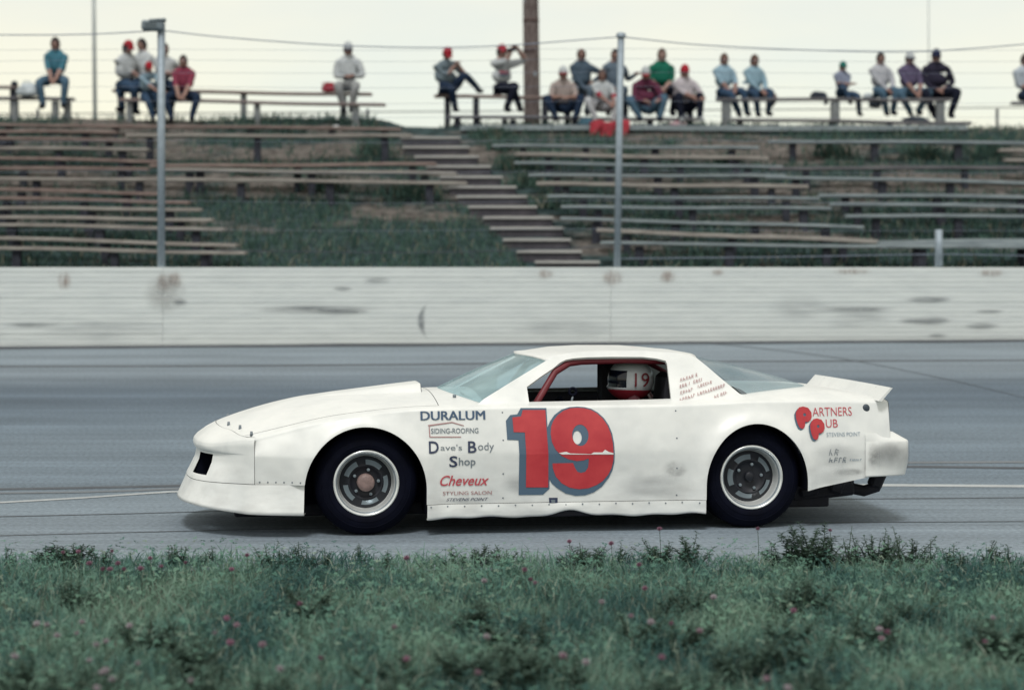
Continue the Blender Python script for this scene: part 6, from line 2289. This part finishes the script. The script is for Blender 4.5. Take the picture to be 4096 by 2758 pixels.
# clover blossoms, one by one
M_blos = [mat('blossom_pink', (.36, .20, .25), .8, col2=(.50, .35, .38), scale=60), mat('blossom_pale', (.44, .34, .36), .8, col2=(.58, .50, .50), scale=60), mat('blossom_deep', (.30, .11, .18), .8, col2=(.42, .22, .28), scale=60)]
M_stem = mat('flower_stem', (.05, .09, .05), .8)
bm = bmesh.new()
rr = random.Random(4)
for k in range(70):                                 # florets round a small head
    z = 1 - 1.75 * k / 70; a = k * 2.39996
    d = Vector((math.sqrt(max(0, 1 - z * z)) * math.cos(a), math.sqrt(max(0, 1 - z * z)) * math.sin(a), z))
    sd_ = d.cross(Vector((0, 0, 1)));  sd_ = sd_.normalized() if sd_.length > .05 else Vector((1, 0, 0))
    c = d * 0.010
    t_ = d * rr.uniform(0.0165, 0.020) + Vector((0, 0, 0.003))
    w = sd_ * 0.0022
    vs = [bm.verts.new(c - w), bm.verts.new(c + w), bm.verts.new(t_ + w * 1.1), bm.verts.new(t_ - w * 1.1)]
    bm.faces.new(vs)
bmesh.ops.create_icosphere(bm, subdivisions=1, radius=0.0125)
head_me = bm_mesh(bm, 'blossom')
heads = []
for mm_ in M_blos:
    h2 = head_me.copy(); h2.materials.append(mm_); heads.append(h2)
stem_me = tube_mesh('stem', [(0, 0, -0.19), (0.006, 0.002, -0.09), (0, 0, -0.008)], [0.0022, 0.002, 0.0018], 5); stem_me.materials.append(M_stem)
FL = [(430, 270), (535, 265), (765, 262), (1025, 310), (750, 385), (845, 385), (700, 385), (960, 380), (1100, 365), (610, 345), (805, 345), (1265, 340), (1685, 290), (1580, 385), (2045, 620), (255, 757), (320, 765), (560, 745), (390, 838), (525, 822), (885, 770), (655, 900), (725, 877), (100, 980), (610, 1005), (940, 1028), (690, 1090), (720, 1078), (765, 1135), (1545, 720), (1615, 765), (1465, 820), (1570, 885), (1790, 900), (1910, 1065), (2185, 990), (660, 1195), (1300, 1145)]
FL = [(x / 1.705, 2050 + y / 1.705) for x, y in FL]
FL += [(1366 + x / 1.705, 2050 + y / 1.705) for x, y in [(445, 308), (1250, 390), (975, 465), (1290, 455), (1320, 478), (2030, 355), (2070, 515), (1975, 705), (2110, 745), (2250, 755), (360, 778), (990, 845), (445, 995), (1510, 975), (1670, 1020), (2185, 985), (930, 1090), (1775, 610), (1555, 195), (1840, 210), (2170, 110)]]
FL += [(2732 + x / 1.705, 2050 + y / 1.705) for x, y in [(510, 110), (1005, 120), (210, 575), (755, 668), (115, 805), (1340, 795), (1395, 815), (1355, 858), (2115, 715), (2060, 880), (570, 1130), (715, 1195)]]
for k, (px, py) in enumerate(FL):
    hgt = 0.17
    Y = (HC - hgt) * F / (py - YH)
    if Y > 12.0:                                        # edge plants stand taller
        Y = 11.9
        hgt = HC - (py - YH) * Y / F
    p = P(px, py, Y)
    root = empty('clover_blossom', (p.x, p.y, 0), 0, None, label='pink clover blossom standing above the infield grass', category='flower', group='clover blossoms in the infield grass')
    sc_ = rnd.uniform(0.85, 1.2)
    h = obj('blossom', heads[1 if (px < 700 and py > 2400) else (2 if py < 2300 else k % 3)], root)
    h.location = (0, 0, p.z); h.scale = (sc_ * .85, sc_ * .85, sc_ * .62); h.rotation_euler = (rnd.uniform(-.3, .3), rnd.uniform(-.3, .3), rnd.uniform(0, 6))
    st = obj('stem', stem_me, root)
    st.location = (0, 0, p.z); st.scale = (1, 1, (p.z + 0.02) / 0.19)

# taller leafy weeds along the grass edge
rw = random.Random(77)
WEEDS = [(rw.uniform(-100, 4200), rw.uniform(2195, 2235), rw.uniform(.4, 1.0)) for _ in range(30)]
WEEDS += [(3215, 2082, 1.9), (3240, 2100, 1.2), (3300, 2150, 1.3), (2745, 2150, 1.2), (2640, 2165, 1.1), (2360, 2190, 1.0), (3540, 2140, 1.0), (3650, 2150, 1.0), (210, 2235, 1.5), (300, 2245, 1.3), (3305, 2165, 0.9), (3120, 2150, 0.7), (2765, 2135, 0.9), (2610, 2155, 0.8), (2335, 2165, 0.45), (3440, 2130, 0.7), (3510, 2120, 0.8), (3600, 2105, 0.6), (3560, 2150, 0.8), (3700, 2160, 0.6), (3950, 2155, 0.7), (4050, 2180, 0.6), (1195, 2160, 0.6), (1065, 2170, 0.6), (820, 2195, 0.6), (715, 2205, 0.5), (1300, 2190, 0.6), (1430, 2190, 0.5), (1905, 2205, 0.5), (250, 2225, 0.8), (3390, 2100, 0.5), (2480, 2185, 0.5)]
NEDGE = len(WEEDS)
WEEDS += [(rw.uniform(0, 4096), rw.uniform(2300, 2740), rw.uniform(.9, 1.7)) for _ in range(46)]     # low broad-leaved clumps in the grass
for k, (px, py, sz_) in enumerate(WEEDS):
    Y = 11.95 - 0.25 * rnd.random() if k < NEDGE else (HC - 0.17) * F / (py - YH)
    p = P(px, py, Y)
    H_ = max(0.12, p.z)
    root = empty('leafy_weed', (p.x, p.y, 0), 0, None, label='leafy dark green weed at the edge of the infield grass', category='weed', group='weeds along the edge of the infield grass')
    if k >= NEDGE:
        root['label'] = 'low leafy weed clump among the infield grass'
        root['group'] = 'weed clumps in the infield grass'
    r = np.random.RandomState(200 + k)
    ns = 2 + int(4 * sz_)
    bm = bmesh.new()
    V, C = [], []
    for q in range(ns):
        bx_, by_ = r.normal(0, 0.035 * sz_, 2)
        tx, ty = bx_ + r.normal(0, 0.06 * sz_), by_ + r.normal(0, 0.05 * sz_)
        hh = H_ * (1 if q == 0 else r.uniform(0.55, 0.95))
        tube(bm, [(bx_, by_, -0.02), ((bx_ + tx) / 2, (by_ + ty) / 2, hh * 0.55), (tx, ty, hh)], [0.004, 0.003, 0.0015], 5)
        nl = int(26 * max(.6, sz_))
        for e in range(nl):
            f = 0.15 + 0.87 * e / nl
            c = np.array((bx_ + (tx - bx_) * f, by_ + (ty - by_) * f, hh * f))
            a = e * 2.4 + r.uniform(-.4, .4)
            ln = r.uniform(0.022, 0.05) * (1.15 - 0.6 * f) * (0.8 + 0.4 * sz_)
            d = np.array((math.cos(a), math.sin(a), r.uniform(-.2, .7))); d /= np.linalg.norm(d)
            s_ = np.cross(d, (0, 0, 1)); s_ /= max(1e-6, np.linalg.norm(s_))
            up = np.cross(s_, d)
            V += [c, c + d * ln * .5 - s_ * ln * .26 + up * ln * .06, c + d * ln - up * ln * .1, c + d * ln * .5 + s_ * ln * .26 + up * ln * .06]
            g = np.array((0.040, 0.070, 0.055)) * r.uniform(.6, 1.7)
            C += [g] * 4
    if k >= NEDGE:
        C = [c_ * 1.5 for c_ in C]
    obj('stem', bm_mesh(bm, 'stem', True), root, M_stem)
    obj('foliage', np_mesh('foliage', np.array(V), 4, np.array(C)), root, M_fg)
